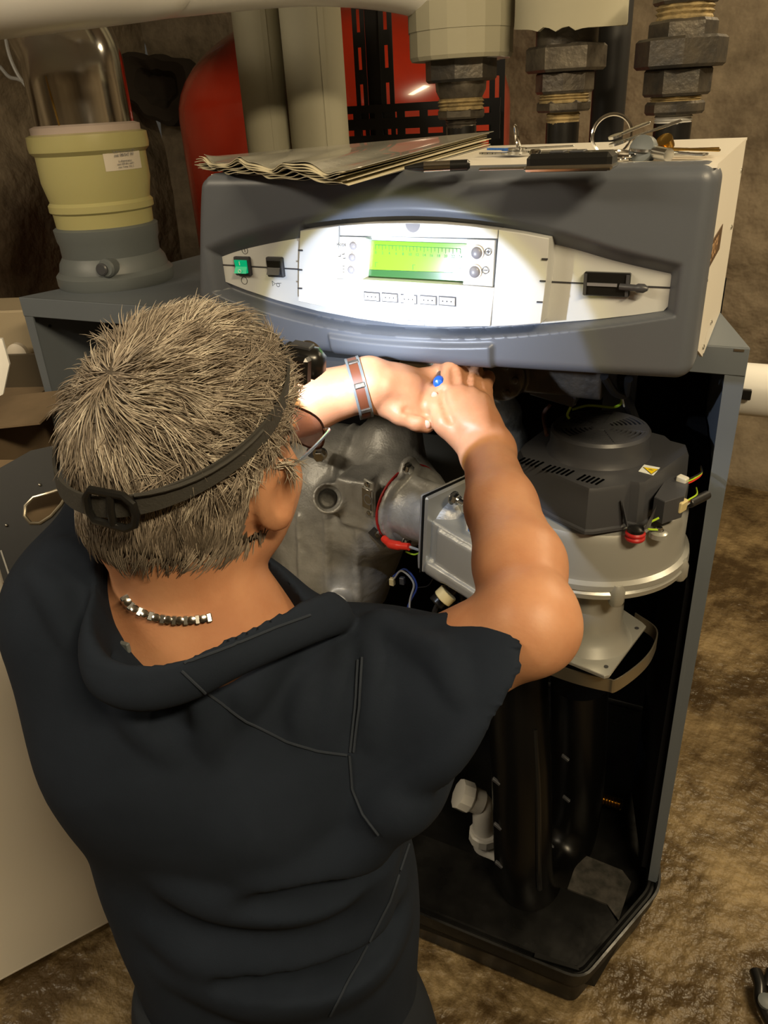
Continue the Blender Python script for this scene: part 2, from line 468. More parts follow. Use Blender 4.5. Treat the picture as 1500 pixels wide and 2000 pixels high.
m_cream = mat('cream_connector', (0.62, 0.52, 0.27), .4)
m_pvc = mat('white_pvc', (0.58, 0.57, 0.54), .35)
m_brass = mat('brass', (0.55, 0.36, 0.10), .25, metal=1.0)
m_strap = mat('galvanised_strap', (0.42, 0.38, 0.30), .32, metal=.9)
m_concrete = mat('scuffed_black_tray', (0.005, 0.005, 0.005), .24, spec=.4, bump=.25, bscale=40, rvar=.3)
m_scuff = mat('scratched_grey_sheet', (0.13, 0.12, 0.11), .45, metal=.4, bump=.6, bscale=60, col2=(.05, .05, .045), cscale=40)
m_card = mat('brown_cardboard', (0.24, 0.17, 0.10), .85, col2=(0.17, 0.12, 0.07), cscale=6)

# ------------------------------------------------------------------ room shell
def grid_sheet(name, mt, o, du, dv, nu, nv, nrm, amp, sc, seed, extra=None):
    u = np.linspace(0, 1, nu)[:, None, None]; v = np.linspace(0, 1, nv)[None, :, None]
    P = np.array(o) + u * np.array(du) + v * np.array(dv)
    h = amp * 2 * fbm(P * sc, 6, seed, .55)
    if extra is not None: h = h + extra(P)
    P = P + h[..., None] * np.array(nrm)
    vs = P.reshape(-1, 3); ii = np.arange(nu * nv).reshape(nu, nv)
    q = np.stack([ii[:-1, :-1], ii[1:, :-1], ii[1:, 1:], ii[:-1, 1:]], -1).reshape(-1, 4)
    me = bpy.data.meshes.new(name); me.from_pydata(vs.tolist(), [], q.tolist())
    return tag(link(name, me, mt, None, True, 180), kind='structure')
RX0, RX1, RY0, RY1, RH = -2.7, 1.9, -1.7, 3.15, 2.3
def floor_extra(P):
    e = np.zeros(P.shape[:2])
    # a hollow worn in the floor in front of the base, and a low rubble berm to the right of the boiler
    e += .012 * np.exp(-(((P[..., 0] - .22) / .16) ** 2 + ((P[..., 1] - .95) / .25) ** 2))
    return e
grid_sheet('floor', m_floor, (RX0, RY0, 0), (RX1 - RX0, 0, 0), (0, RY1 - RY0, 0), 300, 300, (0, 0, 1), .010, 3.0, 3, floor_extra).location.z = -.012
def wall_extra(P):
    lump = np.clip(fbm(P * 1.3, 3, 40) * 6, -1, 1) * .05
    foot = .14 * np.exp(-(P[..., 2] / .16) ** 2)
    return lump + foot
grid_sheet('wall_back', m_wall, (RX0, RY1, -.05), (RX1 - RX0, 0, 0), (0, 0, RH + .05), 260, 150, (0, -1, 0), .035, 4.0, 11, wall_extra)
grid_sheet('wall_left', m_wall, (RX0, RY0, -.05), (0, RY1 - RY0, 0), (0, 0, RH + .05), 200, 120, (1, 0, 0), .03, 3.0, 21, wall_extra)
grid_sheet('wall_right', m_wall, (RX1, RY0, -.05), (0, RY1 - RY0, 0), (0, 0, RH + .05), 60, 40, (-1, 0, 0), .03, 3.0, 31)
grid_sheet('wall_front', m_wall, (RX0, RY0, -.05), (RX1 - RX0, 0, 0), (0, 0, RH + .05), 60, 40, (0, 1, 0), .03, 3.0, 37)
m_ceil = mat('grey_ceiling', (0.45, 0.42, 0.36), .9, bump=.3, bscale=30)
tag(MB().box(((RX0 + RX1) / 2, (RY0 + RY1) / 2, RH + .04), (RX1 - RX0 + .2, RY1 - RY0 + .2, .1)).build('ceiling', m_ceil), kind='structure')
for nm, loc, sx, sy, lb in (('ceiling_lamp', (0.75, -0.15, 2.27), .66, .2, 'ceiling lamp behind the camera'), ('ceiling_lamp', (0.7, 1.9, 2.27), .95, .2, 'ceiling lamp over the far floor'), ('ceiling_lamp', (-1.6, -0.6, 2.27), 1.25, .25, 'fill lamp added at the rear left')):  # the rear left housing only carries the added fill light
    t = thing(nm, 'white strip %s' % lb, 'lamp', loc)
    MB().box(loc, (sx, sy, .035), bev=.006).build('housing', m_white, t)
# ------------------------------------------------------------------ boiler
boiler = thing('boiler', 'floor-standing boiler with its front cover off, grey control panel above, mechanic kneeling before it', 'boiler', (-.7, 1.05, 0))
X0, X1 = -1.30, -.014            # outer faces of the frame at its front
YF, ZT = 1.034, 1.11
# --- fascia: one moulded sheet with an eye-shaped hollow
def F(px, py, y=.80): p = atY(px, py, y); return p[0], p[2]
def curve(pxs, y=.80):
    a = sorted(F(x, z, y) for x, z in pxs); xs, zs = [q[0] for q in a], [q[1] for q in a]
    n = len(xs); xs, zs = np.array(xs), np.array(zs)
    def f(x):           # smooth (monotone-ish) interpolation
        m = np.gradient(zs, xs); x = np.clip(x, xs[0], xs[-1]); i = np.clip(np.searchsorted(xs, x) - 1, 0, n - 2)
        h = xs[i + 1] - xs[i]; t = (x - xs[i]) / h
        return (2 * t ** 3 - 3 * t ** 2 + 1) * zs[i] + (t ** 3 - 2 * t ** 2 + t) * h * m[i] + (-2 * t ** 3 + 3 * t ** 2) * zs[i + 1] + (t ** 3 - t ** 2) * h * m[i + 1]
    return f
topO = curve([(403, 478), (440, 462), (500, 443), (590, 422), (700, 408), (800, 403), (900, 410), (1000, 424), (1100, 446), (1200, 477), (1333, 511)])
botO = curve([(403, 566), (440, 583), (500, 604), (600, 632), (700, 650), (800, 658), (900, 661), (1000, 657), (1100, 648), (1200, 637), (1328, 618)])
xL, xR = F(405, 520)[0], F(1330, 560)[0]
nx, nz = 300, 130
FT, FB = 1.338, 1.137
u = np.linspace(0, 1, nx)[:, None]; v = np.linspace(0, 1, nz)[None, :]
zz = FT + (FB - .007 * np.sin(np.pi * u) - FT) * v
xl = -.6385 - .034 * np.minimum(v * 1.4, 1) ** .8; xr_ = -.0605 + 0 * v
xx = xl + (xr_ - xl) * u
def sst(t): t = np.clip(t, 0, 1); return t * t * (3 - 2 * t)
W = np.where(xx < -.5, .018, .015)
dd = np.minimum(np.minimum((topO(xx) - zz) * .62, (zz - botO(xx)) * 2.2), np.minimum(xx - xL, xR - xx) * .9)
rec = .020 * sst(dd / W)
yy = .80 - .010 * np.sin(np.pi * np.clip(u, 0, 1)) * np.sin(np.pi * (.15 + .85 * v)) * .6
# raised chin under the eye
ca = -.455 + (FT - zz) * .10; cb = -.255 + 0 * zz
xa, xb = F(650, 690)[0], F(956, 700)[0]
chin = sst((xx - xa + .012 * (1 - v)) / .006 + .5) * sst((xb + .004 - xx) / .006 + .5) * sst((botO(xx) - .004 - zz) / .006)
side = (1 - sst((xx - xa + .012 * (1 - v)) / .006 + .5) * sst((xb + .004 - xx) / .006 + .5)) * sst((botO(xx) - .022 - zz) / .010)
yy = yy + rec - .006 * chin
# rounded outer edges
ed = np.minimum(np.minimum(xx - xl, xr_ - xx), np.minimum(FT - zz, zz - zz[:, -1:]))
rr = .014
yy = yy + np.where(ed < rr, rr - np.sqrt(np.maximum(rr * rr - (rr - ed) ** 2, 0)), 0)
# pull the corners in for a rounded outline
cr = .016
for (cx, cz, sx, sz) in ((xl, FT + 0 * v, 1, -1), (xr_, FT + 0 * v, -1, -1), (xl, zz[:, -1:], 1, 1), (xr_, zz[:, -1:], -1, 1)):
    ax_, az_ = (xx - cx) * sx, (zz - cz) * sz
    ok = (ax_ < cr) & (az_ < cr); r1 = np.hypot(cr - ax_, cr - az_); m_ = np.maximum(np.maximum(cr - ax_, cr - az_), 1e-9)
    s_ = np.where(r1 > 1e-9, m_ / np.maximum(r1, 1e-9), 1)
    xx = np.where(ok, cx + sx * (cr - (cr - ax_) * s_), xx); zz = np.where(ok, cz + sz * (cr - (cr - az_) * s_), zz)
P = np.stack([xx, yy, zz], -1).reshape(-1, 3); ii = np.arange(nx * nz).reshape(nx, nz)
q = np.stack([ii[:-1, :-1], ii[:-1, 1:], ii[1:, 1:], ii[1:, :-1]], -1).reshape(-1, 4).tolist()
rim = list(ii[:, 0]) + list(ii[-1, 1:]) + list(ii[-2::-1, -1]) + list(ii[0, -2:0:-1])
vs = P.tolist(); n0 = len(vs)
for i in rim: vs.append([vs[i][0], .845, vs[i][2]])
for k in range(len(rim)): q.append([int(rim[k]), int(rim[(k + 1) % len(rim)]), n0 + (k + 1) % len(rim), n0 + k])
me = bpy.data.meshes.new('fascia'); me.from_pydata(vs, [], q); me.validate()
import bmesh
bm = bmesh.new(); bm.from_mesh(me); bmesh.ops.recalc_face_normals(bm, faces=bm.faces); bm.to_mesh(me); bm.free()
fascia = link('fascia', me, m_fascia, boiler, True, 60); fascia['label'] = 'dark grey moulded control fascia with eye-shaped hollow'
# --- light grey eye panel
def eyepoly(pts, y): return [V(F(a, b, y)[0], y, F(a, b, y)[1]) for a, b in pts]
PY = .8145
top_c = [(432, 485), (470, 476), (520, 463), (590, 449), (660, 440), (730, 434), (800, 431), (870, 434), (940, 441), (1000, 451), (1060, 463), (1120, 475), (1190, 491), (1260, 506), (1305, 516)]
bot_c = [(1315, 526), (1312, 560), (1305, 598), (1296, 607), (1240, 615), (1160, 624), (1060, 632), (960, 637), (860, 638), (780, 633), (700, 622), (620, 607), (540, 586), (480, 566), (440, 550), (432, 540), (431, 510)]
panel = MB().prism(eyepoly(top_c + bot_c, PY), (0, .012, 0)).build('control_panel', m_panel, boiler)
panel['label'] = 'light grey eye-shaped control panel'
# thin dividing line across the panel
for (a, b) in (((432, 517), (586, 526)), ((1070, 550), (1152, 554)), ((1250, 559), (1312, 562))):
    p0, p1 = atY(*a, PY), atY(*b, PY)
    ln = MB().box((p0 + p1) / 2, (np.linalg.norm(p1 - p0), .0012, .0016), R=np.stack([unit(p1 - p0), V(0, 1, 0), np.cross(unit(p1 - p0), V(0, 1, 0))], 1)); ln.build('dividing_line', m_print, panel, False)
# --- protruding blank covers and the control unit between them
CY = .790
def coverblock(name, pts, parent, mt, y=CY, bev=.0008): return MB().prism(eyepoly(pts, y), (0, PY + .004 - y, 0), bev).build(name, mt, parent)
lb = coverblock('blank_cover', [(586, 451), (620, 446), (661, 441), (659, 520), (655, 604), (620, 597), (583, 589), (583, 520)], boiler, m_panel)
rb = coverblock('blank_cover', [(974, 449), (1020, 456), (1072, 466), (1068, 540), (1056, 632), (1010, 636), (959, 638), (966, 550)], boiler, m_panel)
for s_, pts in ((lb, ((587, 489), (586, 527), (586, 563))), (rb, ((1064, 506), (1060, 549), (1054, 590)))):
    for a, b in pts:
        p = atY(a, b, CY - .0004); MB().box(p, (.006, .0016, .0016)).build('latch_slot', m_print, s_, False)
cu_ = MB().prism(eyepoly([(663, 441), (720, 437), (797, 435), (860, 437), (920, 442), (972, 449), (971, 466), (963, 466), (716, 461), (664, 460)], CY), (0, .028, 0), .0006).build('control_unit', m_panel, boiler)
cu_['label'] = 'light grey control unit with green display'
MB().prism(eyepoly([(657, 545), (712, 546), (906, 557), (966, 562), (957, 637), (900, 638), (800, 633), (720, 622), (656, 605)], CY), (0, .028, 0), .0006).build('lower_cover', m_panel, cu_)
MB().prism(eyepoly([(663, 462), (712, 464), (706, 546), (657, 544)], CY + .001), (0, .026, 0), .0006).build('button_field', m_panel, cu_)
MB().prism(eyepoly([(912, 467), (967, 469), (962, 560), (904, 556)], CY + .001), (0, .026, 0), .0006).build('button_field', m_panel, cu_)
# display well
MB().prism([atY(712, 464, CY), atY(724, 468, CY + .010), atY(718, 543, CY + .010), atY(706, 546, CY)], (0, .012, 0)).build('display_bezel', m_panel, cu_)
MB().prism(eyepoly([(700, 461), (960, 468), (950, 562), (698, 550)], CY + .014), (0, .006, 0)).build('display_back', m_panel, cu_)
lcd = MB().prism(eyepoly([(724, 470), (914, 477), (908, 533), (719, 526)], CY + .0125), (0, .004, 0)).build('display', m_lcd, cu_)
lcd['label'] = 'backlit green liquid crystal display'
MB().prism(eyepoly([(719, 527), (908, 534), (906, 553), (717, 545)], CY + .012), (0, .004, 0)).build('display_shelf', m_lcddark, cu_)
# scale printed on the display
sc_ = MB(); L0, L1 = atY(733, 478, CY + .0122), atY(899, 486, CY + .0122)
rx = unit(L1 - L0); upv = V(0, 0, 1)
def bar(mb, c, w_, h_, d_=.0004): mb.box(c, (w_, d_, h_), R=np.stack([rx, V(0, 1, 0), np.cross(rx, V(0, 1, 0))], 1))
bar(sc_, (L0 + L1) / 2, np.linalg.norm(L1 - L0), .0005)
for k in range(25):
    h_ = .0055 if k % 2 == 0 else .004
    bar(sc_, L0 + (L1 - L0) * k / 24 - upv * h_ / 2, .0004, h_)
for (a, b) in ((733, 517), (806, 522), (898, 528)):
    p = atY(a, b, CY + .0122); bar(sc_, p, .0004, .005); bar(sc_, p + V(.0015, 0, .0025), .003, .0004)
sc_.build('display_scale', m_lcdprint, lcd, False)
for k in range(13):
    p = L0 + (L1 - L0) * k / 12 - upv * .0085
    text('scale_number', str(2 * k), p, rx, upv, .0042, m_lcdprint, lcd, .0001, 'CENTER')
for a, b, r in ((690, 480, .0046), (688, 503, .0046), (686, 527, .0046), (931, 494, .0062), (927, 531, .0062)):
    p = atY(a, b, CY); MB().lathe(p + V(0, .001, 0), [(r * 1.25, 0), (r * 1.25, .0012), (r * 1.05, .0014)], 24, (0, -1, 0)).build('button_ring', m_sticker, cu_)
    MB().ball(p, (r, .0035, r), 20, 12).build('button', m_button, cu_)
text('button_lettering', 'MODE', atY(676, 479, CY - .0002), rx, upv, .0042, m_print, cu_, .0001, 'RIGHT')
g = MB()
for a, b in ((663, 501), (670, 497), (672, 505)): bar(g, atY(a, b, CY), .003, .0005); bar(g, atY(a, b, CY) + V(.0014, 0, .001), .0005, .0022)
for k in range(3): bar(g, atY(671, 520 + 6 * k, CY), .0025, .0004)
g.build('button_symbol', m_print, cu_, False)
def ring(mb, c, r, t, n=24): mb.tube([np.array(c) + r * V(math.cos(a), 0, math.sin(a)) for a in np.linspace(0, 2 * math.pi, n, endpoint=False)], t, 6, closed=True)
g = MB()
for a, b, plus in ((953, 492, 1), (948, 528, 0)):
    p = atY(a, b, CY); ring(g, p, .0035, .0003); bar(g, p, .004, .0005); bar(g, p - V(.0052, 0, 0), .0028, .0005)
    if plus: bar(g, p, .0005, .004)
g.build('plus_minus_symbol', m_print, cu_, False)
p = atY(806, 437, CY - .0003); MB().prism([p + .0085 * V(math.cos(a), 0, math.sin(a) * 1.05) for a in np.linspace(math.pi, 2 * math.pi, 14)], (0, .003, 0)).build('finger_notch', m_button, cu_)
plug_pts = ((727, 579), (762, 581), (799, 584), (837, 586), (874, 588))
for k, (a, b) in enumerate(plug_pts):
    p = atY(a, b, CY); gm = MB(); bar(gm, p + V(0, .0002, 0), .0205, .0105, .0012); gm.build('plug_frame', m_print, cu_, False)
    gm = MB(); bar(gm, p - V(0, .0006, 0), .0180, .0078, .002)
    if k == 2: gm.lathe(p + V(0, .0012, 0), [(.0078, 0), (.0078, .002)], 24, (0, -1, 0))
    gm.build('plug_cover', m_panel, cu_, False)
    gm = MB()
    for j in (-1, 0, 1): gm.ball(p + V(j * .005, -.002, 0), .0008, 8, 6)
    gm.build('pin_dots', m_print, cu_)
g = MB(); a0, a1, b1, b0 = atY(769, 624, CY), atY(829, 627, CY), atY(829, 636, CY), atY(769, 632, CY)
for s0, s1 in ((a0, a1), (a1, b1), (a0, b0)): g.tube([s0, s1], .0003, 6)
g.build('flap_outline', m_print, cu_)
text('chip_mark', '\u2033\u2033', atY(866, 566, CY - .0002), rx, upv, .006, m_button, cu_, .0001, 'CENTER')
# rocker switches
def rocker(px0, py0, px1, py1, mt, label):
    c = atY((px0 + px1) / 2, (py0 + py1) / 2, PY); a, b = atY(px0, py0, PY), atY(px1, py1, PY); w_, h_ = abs(b[0] - a[0]), abs(a[2] - b[2])
    s_ = MB().box(c, (w_, .010, h_), bev=.0012).build('rocker_switch', m_print, boiler); s_['label'] = label
    k = MB().prism([c + V(-w_ * .38, -.005, -h_ * .33), c + V(-w_ * .38, -.0105, -h_ * .33), c + V(-w_ * .38, -.006, 0), c + V(-w_ * .38, -.0075, h_ * .34), c + V(-w_ * .38, -.005, h_ * .34)], (w_ * .76, 0, 0)).build('rocker', mt, s_, True, 20)
    return c, s_
c, s_ = rocker(459, 500, 494, 538, m_green, 'green illuminated rocker switch')
m_whiteprint = mat('white_print', (.8, .85, .82), .5)
g = MB(); g.box(c + V(0, -.0088, .0045), (.0007, .0006, .0045)); g.tube([c + V(0, -.0105, -.0048) + .0020 * V(math.cos(a), 0, math.sin(a)) for a in np.linspace(0, 6.283, 16, endpoint=False)], .0004, 6, closed=True); g.build('rocker_marks', m_whiteprint, s_)
rocker(522, 501, 558, 541, m_black, 'black rocker switch')
g = MB()
p = atY(478, 489, PY - .0003); ring(g, p, .0042, .0003); g.box(p, (.0006, .0004, .0045)); ring(g, atY(477, 548, PY - .0003), .0045, .0003)
p = atY(540, 554, PY - .0003)
g.tube([p + V(-.006, 0, .003), p + V(-.006, 0, -.003), p + V(-.002, 0, 0), p + V(-.006, 0, .003)], .0003, 6); ring(g, p + V(.0022, 0, -.0015), .0022, .0003); g.tube([p + V(-.002, 0, 0), p + V(.007, 0, .0008)], .0003, 6)
g.build('switch_symbols', m_print, panel)
# card slot with seal peg
c = atY(1186, 554, PY); s_ = MB().box(c + V(0, -.002, 0), (.046, .007, .0235), bev=.001).build('card_slot', m_black, boiler); s_['label'] = 'black service socket'
MB().box(c + V(-.004, -.006, 0), (.030, .002, .003)).build('slot_opening', m_button, s_)
for sx in (-1, 1): MB().box(c + V(sx * .021, -.006, 0), (.003, .003, .021)).build('slot_rib', m_dark, s_)
MB().lathe(c + V(.014, -.007, -.001), [(.0032, 0), (.0032, .016), (.0045, .018), (.0045, .024), (.002, .028)], 16, (1, -.15, 0)).build('seal_peg', m_dark, s_)
# --- white box behind the fascia
bx0, bx1, by0, by1 = -.628, -.0635, .845, 1.205
MB().box(((bx0 + bx1) / 2, (by0 + by1) / 2 - .01, 1.3355), (bx1 - bx0, by1 - by0 + .05, .003)).build('top_panel', m_white, boiler)
def sidepanel(x): return [V(x, .826, 1.334), V(x, by1, 1.334), V(x, by1, 1.112), V(x, .99, 1.112), V(x, .99, 1.150), V(x, .975, 1.112), V(x, .90, 1.14), V(x, .826, 1.165)]
sp = MB().prism(sidepanel(bx1 - .003), (.003, 0, 0)).build('side_panel', m_white, boiler, False)
MB().prism(sidepanel(bx0), (.003, 0, 0)).build('side_panel', m_white, boiler, False)
MB().box(((bx0 + bx1) / 2, by1, 1.223), (bx1 - bx0, .003, .222)).build('rear_panel', m_white, boiler)
for y, z in ((1.185, 1.30), (1.15, 1.235), (1.03, 1.14), (.955, 1.13), (.86, 1.225)):
    MB().lathe((bx1, y, z), [(.0035, 0), (.0035, .0012), (.001, .0022)], 14, (1, 0, 0)).build('screw', m_zinc, sp)
# maker's plate on the side: dark brown with pale letters
pl = MB().prism([V(bx1, .845, 1.235), V(bx1, .985, 1.235), V(bx1, .985, 1.262), V(bx1, .845, 1.262)], (.0008, 0, 0)).build('name_badge', mat('brown_badge', (.085, .045, .02), .4), sp, False)
text('badge_lettering', 'PERSCH', V(bx1 + .001, .855, 1.2485), V(0, 1, 0), V(0, 0, 1), .024, mat('tan_print', (.45, .27, .14), .5), pl, .0001)
# --- frame: top plate with lipped front rail, splayed side panels, base tray
XB0, XB1, YB = X0 + .055, -.068, 1.224
top_poly = [V(X0, YF, ZT), V(X1, YF, ZT), V(XB1, YB, ZT), V(XB1 - .02, 1.55, ZT), V(XB0 + .02, 1.55, ZT), V(XB0, YB, ZT)]
MB().prism(top_poly, (0, 0, -.003)).build('top_plate', m_frame, boiler, False)
MB().box(((X0 + X1) / 2, YF, ZT - .018), (X1 - X0, .004, .036), bev=.001).build('front_rail', m_frame, boiler)
MB().box((X1 - .012, YF - .0025, ZT - .003), (.012, .001, .003)).build('rail_seam', m_zinc, boiler)
for xf, xb, sg, nm in ((X1, XB1, 1, 'right'), (X0, XB0, -1, 'left')):
    o_ = MB().prism([V(xf, YF, .10), V(xb, YB, .10), V(xb, YB, ZT - .003), V(xf, YF, ZT - .003)], (-sg * .002, 0, 0)).build('side_panel', m_frame, boiler, False)
    fl = MB(); fl.prism([V(xf, YF, .10), V(xf - sg * .016, YF - .001, .10), V(xf - sg * .020, YF - .001, .85), V(xf - sg * .024, YF - .001, ZT - .036), V(xf, YF, ZT - .036)], (0, .003, 0)).build('side_flange', m_frame, boiler, False)
    o2 = MB().prism([V(xb, YB, .10), V(xb - sg * .02, 1.55, .10), V(xb - sg * .02, 1.55, ZT - .003), V(xb, YB, ZT - .003)], (-sg * .002, 0, 0)).build('rear_side_panel', m_frame, boiler, False)
# black insulation foam lining the right and left side panels, curved front edge
def lining(xf, xb, sg):
    pts = []
    def on(y, z): t = (y - YF) / (YB - YF); return V(xf + (xb - xf) * min(t, 1.0) - sg * .006 - (sg * .02 * (t - 1) if t > 1 else 0), y, z)
    edge = [(YF + .012, .115), (YF + .012, .74), (YF + .03, .80), (1.08, .845), (1.10, .885), (1.125, .93), (1.16, .955), (1.19, .965), (1.20, ZT - .01)]
    for y, z in edge: pts.append(on(y, z))
    pts += [on(YB - .004, ZT - .01), on(YB - .004, .115)]
    return MB().prism(pts, (-sg * .022, 0, 0)).build('insulation', m_foam, boiler, False)
lining(X1, XB1, 1); lining(X0, XB0, -1)
for y, z in ((1.075, 1.045), (1.085, 1.045)):
    MB().lathe((X0 + .012, y, z), [(.003, 0), (.003, .004)], 10, (1, 0, 0)).build('hole_plug', m_print, boiler)
MB().box(((X0 + X1) / 2, 1.50, .6), (1.16, .01, 1.0)).build('rear_insulation', m_foam, boiler, False)
MB().box(((X0 + X1) / 2 - .2, 1.30, .60), (.70, .01, .9)).build('inner_baffle', m_foam, boiler, False)
# base tray
TZ = .10
outer = [(-.095, .795), (-.004, 1.02), (-.02, 1.10), (-.06, 1.5), (-1.25, 1.5), (-1.29, 1.10), (-1.305, 1.02), (-1.22, .795)]
def rounded(poly, r=.03, n=5):
    out = []; m = len(poly)
    for i in range(m):
        p = V(*poly[i]); a = V(*poly[i - 1]); b = V(*poly[(i + 1) % m]); p0 = p + unit(a - p) * r; p1 = p + unit(b - p) * r
        for k in range(n + 1):
            t = k / n; out.append((1 - t) ** 2 * p0 + 2 * t * (1 - t) * p + t * t * p1)
    return out
def inset(poly, d):
    out = []; m = len(poly); area = sum(poly[i][0] * poly[(i + 1) % m][1] - poly[(i + 1) % m][0] * poly[i][1] for i in range(m)); sg = 1 if area > 0 else -1
    for i in range(m):
        t = poly[(i + 1) % m] - poly[i - 1]; t = unit(t); out.append(poly[i] + sg * d * V(-t[1], t[0]))
    return out
ro = rounded(outer)
levels = [(-.020, .0), (-.018, .052), (.012, .070), (.006, TZ - .004), (.0, TZ + .002), (-.0, TZ + .006), (.004, TZ + .007), (.007, TZ + .004), (.010, TZ - .006), (.014, TZ - .006), (.017, TZ + .001), (.021, TZ + .001), (.024, TZ - .01), (.032, .045)]
rings = []
for ins_, z in levels:
    d = ins_ if ins_ >= 0 else 0
    if z < .06: d = .022 if z == 0 else .018
    if ins_ == .012: d = .006
    rings.append([(*p, z) for p in inset(ro, d)])
n = len(ro); vs = [p for r in rings for p in r]; fs = []
for i in range(len(rings) - 1):
    for k in range(n): fs.append((i * n + k, i * n + (k + 1) % n, (i + 1) * n + (k + 1) % n, (i + 1) * n + k))
fs.append(tuple((len(rings) - 1) * n + k for k in range(n))); fs.append(tuple(range(n)))
mb = MB(); mb.add(vs, fs); tray = mb.build('base_tray', m_concrete, boiler, True, 30); tray['label'] = 'black plastic base tray with double rim'
# raised step and sloped deflector inside the tray
a, b = [], []
for px, py in ((560, 1690), (1035, 1862), (1150, 1892), (1205, 1800), (1185, 1768), (1108, 1738), (640, 1560)):
    p = atZ(px, py, .085); a.append(p)
top_r = a; c0 = sum(a) / len(a)
bot_r = [V(*(c0[:2] + (p[:2] - c0[:2]) * 1.07), .05) for p in a]
mb = MB(); n = len(a); mb.add(top_r + bot_r, [tuple(range(n))] + [(k, (k + 1) % n, n + (k + 1) % n, n + k) for k in range(n)])
mb.build('tray_step', m_concrete, tray, True, 20)
MB().prism([atZ(1108, 1738, .055), atZ(1185, 1768, .055), atZ(1208, 1800, .055), atZ(1232, 1725, .055), atZ(1215, 1702, .055), atZ(1130, 1668, .055)], (0, 0, .004)).build('tray_mat', m_scuff, tray, False)
MB().prism([atZ(1045, 1862, .103), atZ(1128, 1890, .103), atZ(1131, 1898, .103), atZ(1043, 1872, .103)], (0, 0, .004)).build('tray_slot', m_black, tray, False)
# --- burner and heat exchanger casting (front view: domed housing with flanged elbow)
s = SDF((-.84, .86, .52), (-.37, 1.22, 1.04), .0035)
hc = atY(668, 985, 1.10)
s.ell(hc, (.135, .12, .155), k=0)
s.cone(atY(655, 1070, 1.10), atY(640, 1180, 1.14), .125, .115, k=.03)
s.cone(atY(720, 1000, 1.05), atY(800, 985, 1.02), .085, .068, k=.03)
s.cone(atY(765, 860, 1.10), atY(770, 960, 1.06), .055, .06, k=.05)
ribs = []
for (a, b, r0) in (((715, 795), (655, 900), .006), ((655, 900), (640, 1010), .006), ((640, 1010), (640, 1200), .005), ((585, 1010), (590, 1200), .004), ((700, 1040), (700, 1200), .004), ((652, 805), (725, 800), .006)):
    ribs.append((a, b, r0))
t0_ = link('tmp', s.mesh(), m_cast, None); bt_ = bvh_of(t0_); bpy.data.objects.remove(t0_)
for a, b, r0 in ribs:
    P3 = [cast(bt_, a[0] + (b[0] - a[0]) * k / 8, a[1] + (b[1] - a[1]) * k / 8, .001) for k in range(9)]; P3 = [p for p in P3 if p is not None]
    if len(P3) > 1: s.ridge(P3, r0, .010)
s.box(atY(706, 970, .985), (.030, .03, .043), rnd=.006, k=.012)
s.disc(atY(652, 962, 1.06), atY(641, 973, .945), .026, rnd=.003, k=.012)
for a, b, r0 in (((690, 1160), (655, 1182), .021), ((575, 1150), (548, 1158), .021)):
    s.disc(atY(*a, 1.06), atY(*b, .955), r0, rnd=.003, k=.01)
s.disc(atY(641, 973, .985), atY(639, 975, .930), .0165, k=.001, op='sub'); s.disc(atY(655, 1182, .99), atY(653, 1184, .94), .014, k=.001, op='sub'); s.disc(atY(548, 1158, .99), atY(546, 1160, .94), .014, k=.001, op='sub')
s.disc(atY(641, 973, .951), atY(640, 974, .930), .021, k=.001, op='sub'); s.disc(atY(655, 1182, .962), atY(653, 1184, .94), .0175, k=.001, op='sub')
s.noise(.0008, 90, 5, 1)
ex = link('burner_casting', s.mesh(), m_cast, boiler, True, 180); ex['label'] = 'rough cast aluminium burner housing'
# screws, sight-glass plate
c = atY(722, 972, .952); R = np.stack([unit(V(1, -.35, -.08)), unit(V(.35, 1, 0)), V(.05, 0, 1)], 1)
sg_ = MB().box(c, (.024, .006, .062), R=R, bev=.002).build('sight_glass_plate', m_alu, ex)
MB().box(c + V(-.002, -.004, 0), (.021, .005, .036), R=R, bev=.001).build('sight_glass_frame', m_zinc, sg_)
MB().lathe(c + V(.001, -.006, 0), [(.009, 0), (.009, .0018), (.0075, .0018), (.0075, .0008)], 24, R[:, 1] * -1).build('sight_glass', m_button, sg_)
for dz in (-.025, .025): MB().lathe(c + V(0, -.002, dz), [(.004, 0), (.004, .004), (.002, .005)], 12, R[:, 1] * -1).build('screw', m_zinc, sg_)
def hexbolt(c, ax, r=.009, L=.008, stud=.0, parent=None, mt=None):
    mt = mt or m_zinc; ax = unit(ax); mb = MB(); mb.lathe(c, [(r * 1.25, 0), (r * 1.25, .0015)], 20, ax); mb.lathe(np.array(c) + ax * .0015, [(r, 0), (r, L), (r * .85, L + .001)], 6, ax)
    if stud: mb.lathe(np.array(c) + ax * L, [(r * .48, 0), (r * .48, stud), (r * .3, stud + .001)], 14, ax)
    return mb.build('bolt', mt, parent, True, 25)
hexbolt(atY(625, 887, .99), V(.35, -1, -.1), .0095, .010, 0, ex)
MB().cyl(atY(610, 882, 1.01), atY(628, 887, .992), .011).build('bolt_boss', m_dark, ex)
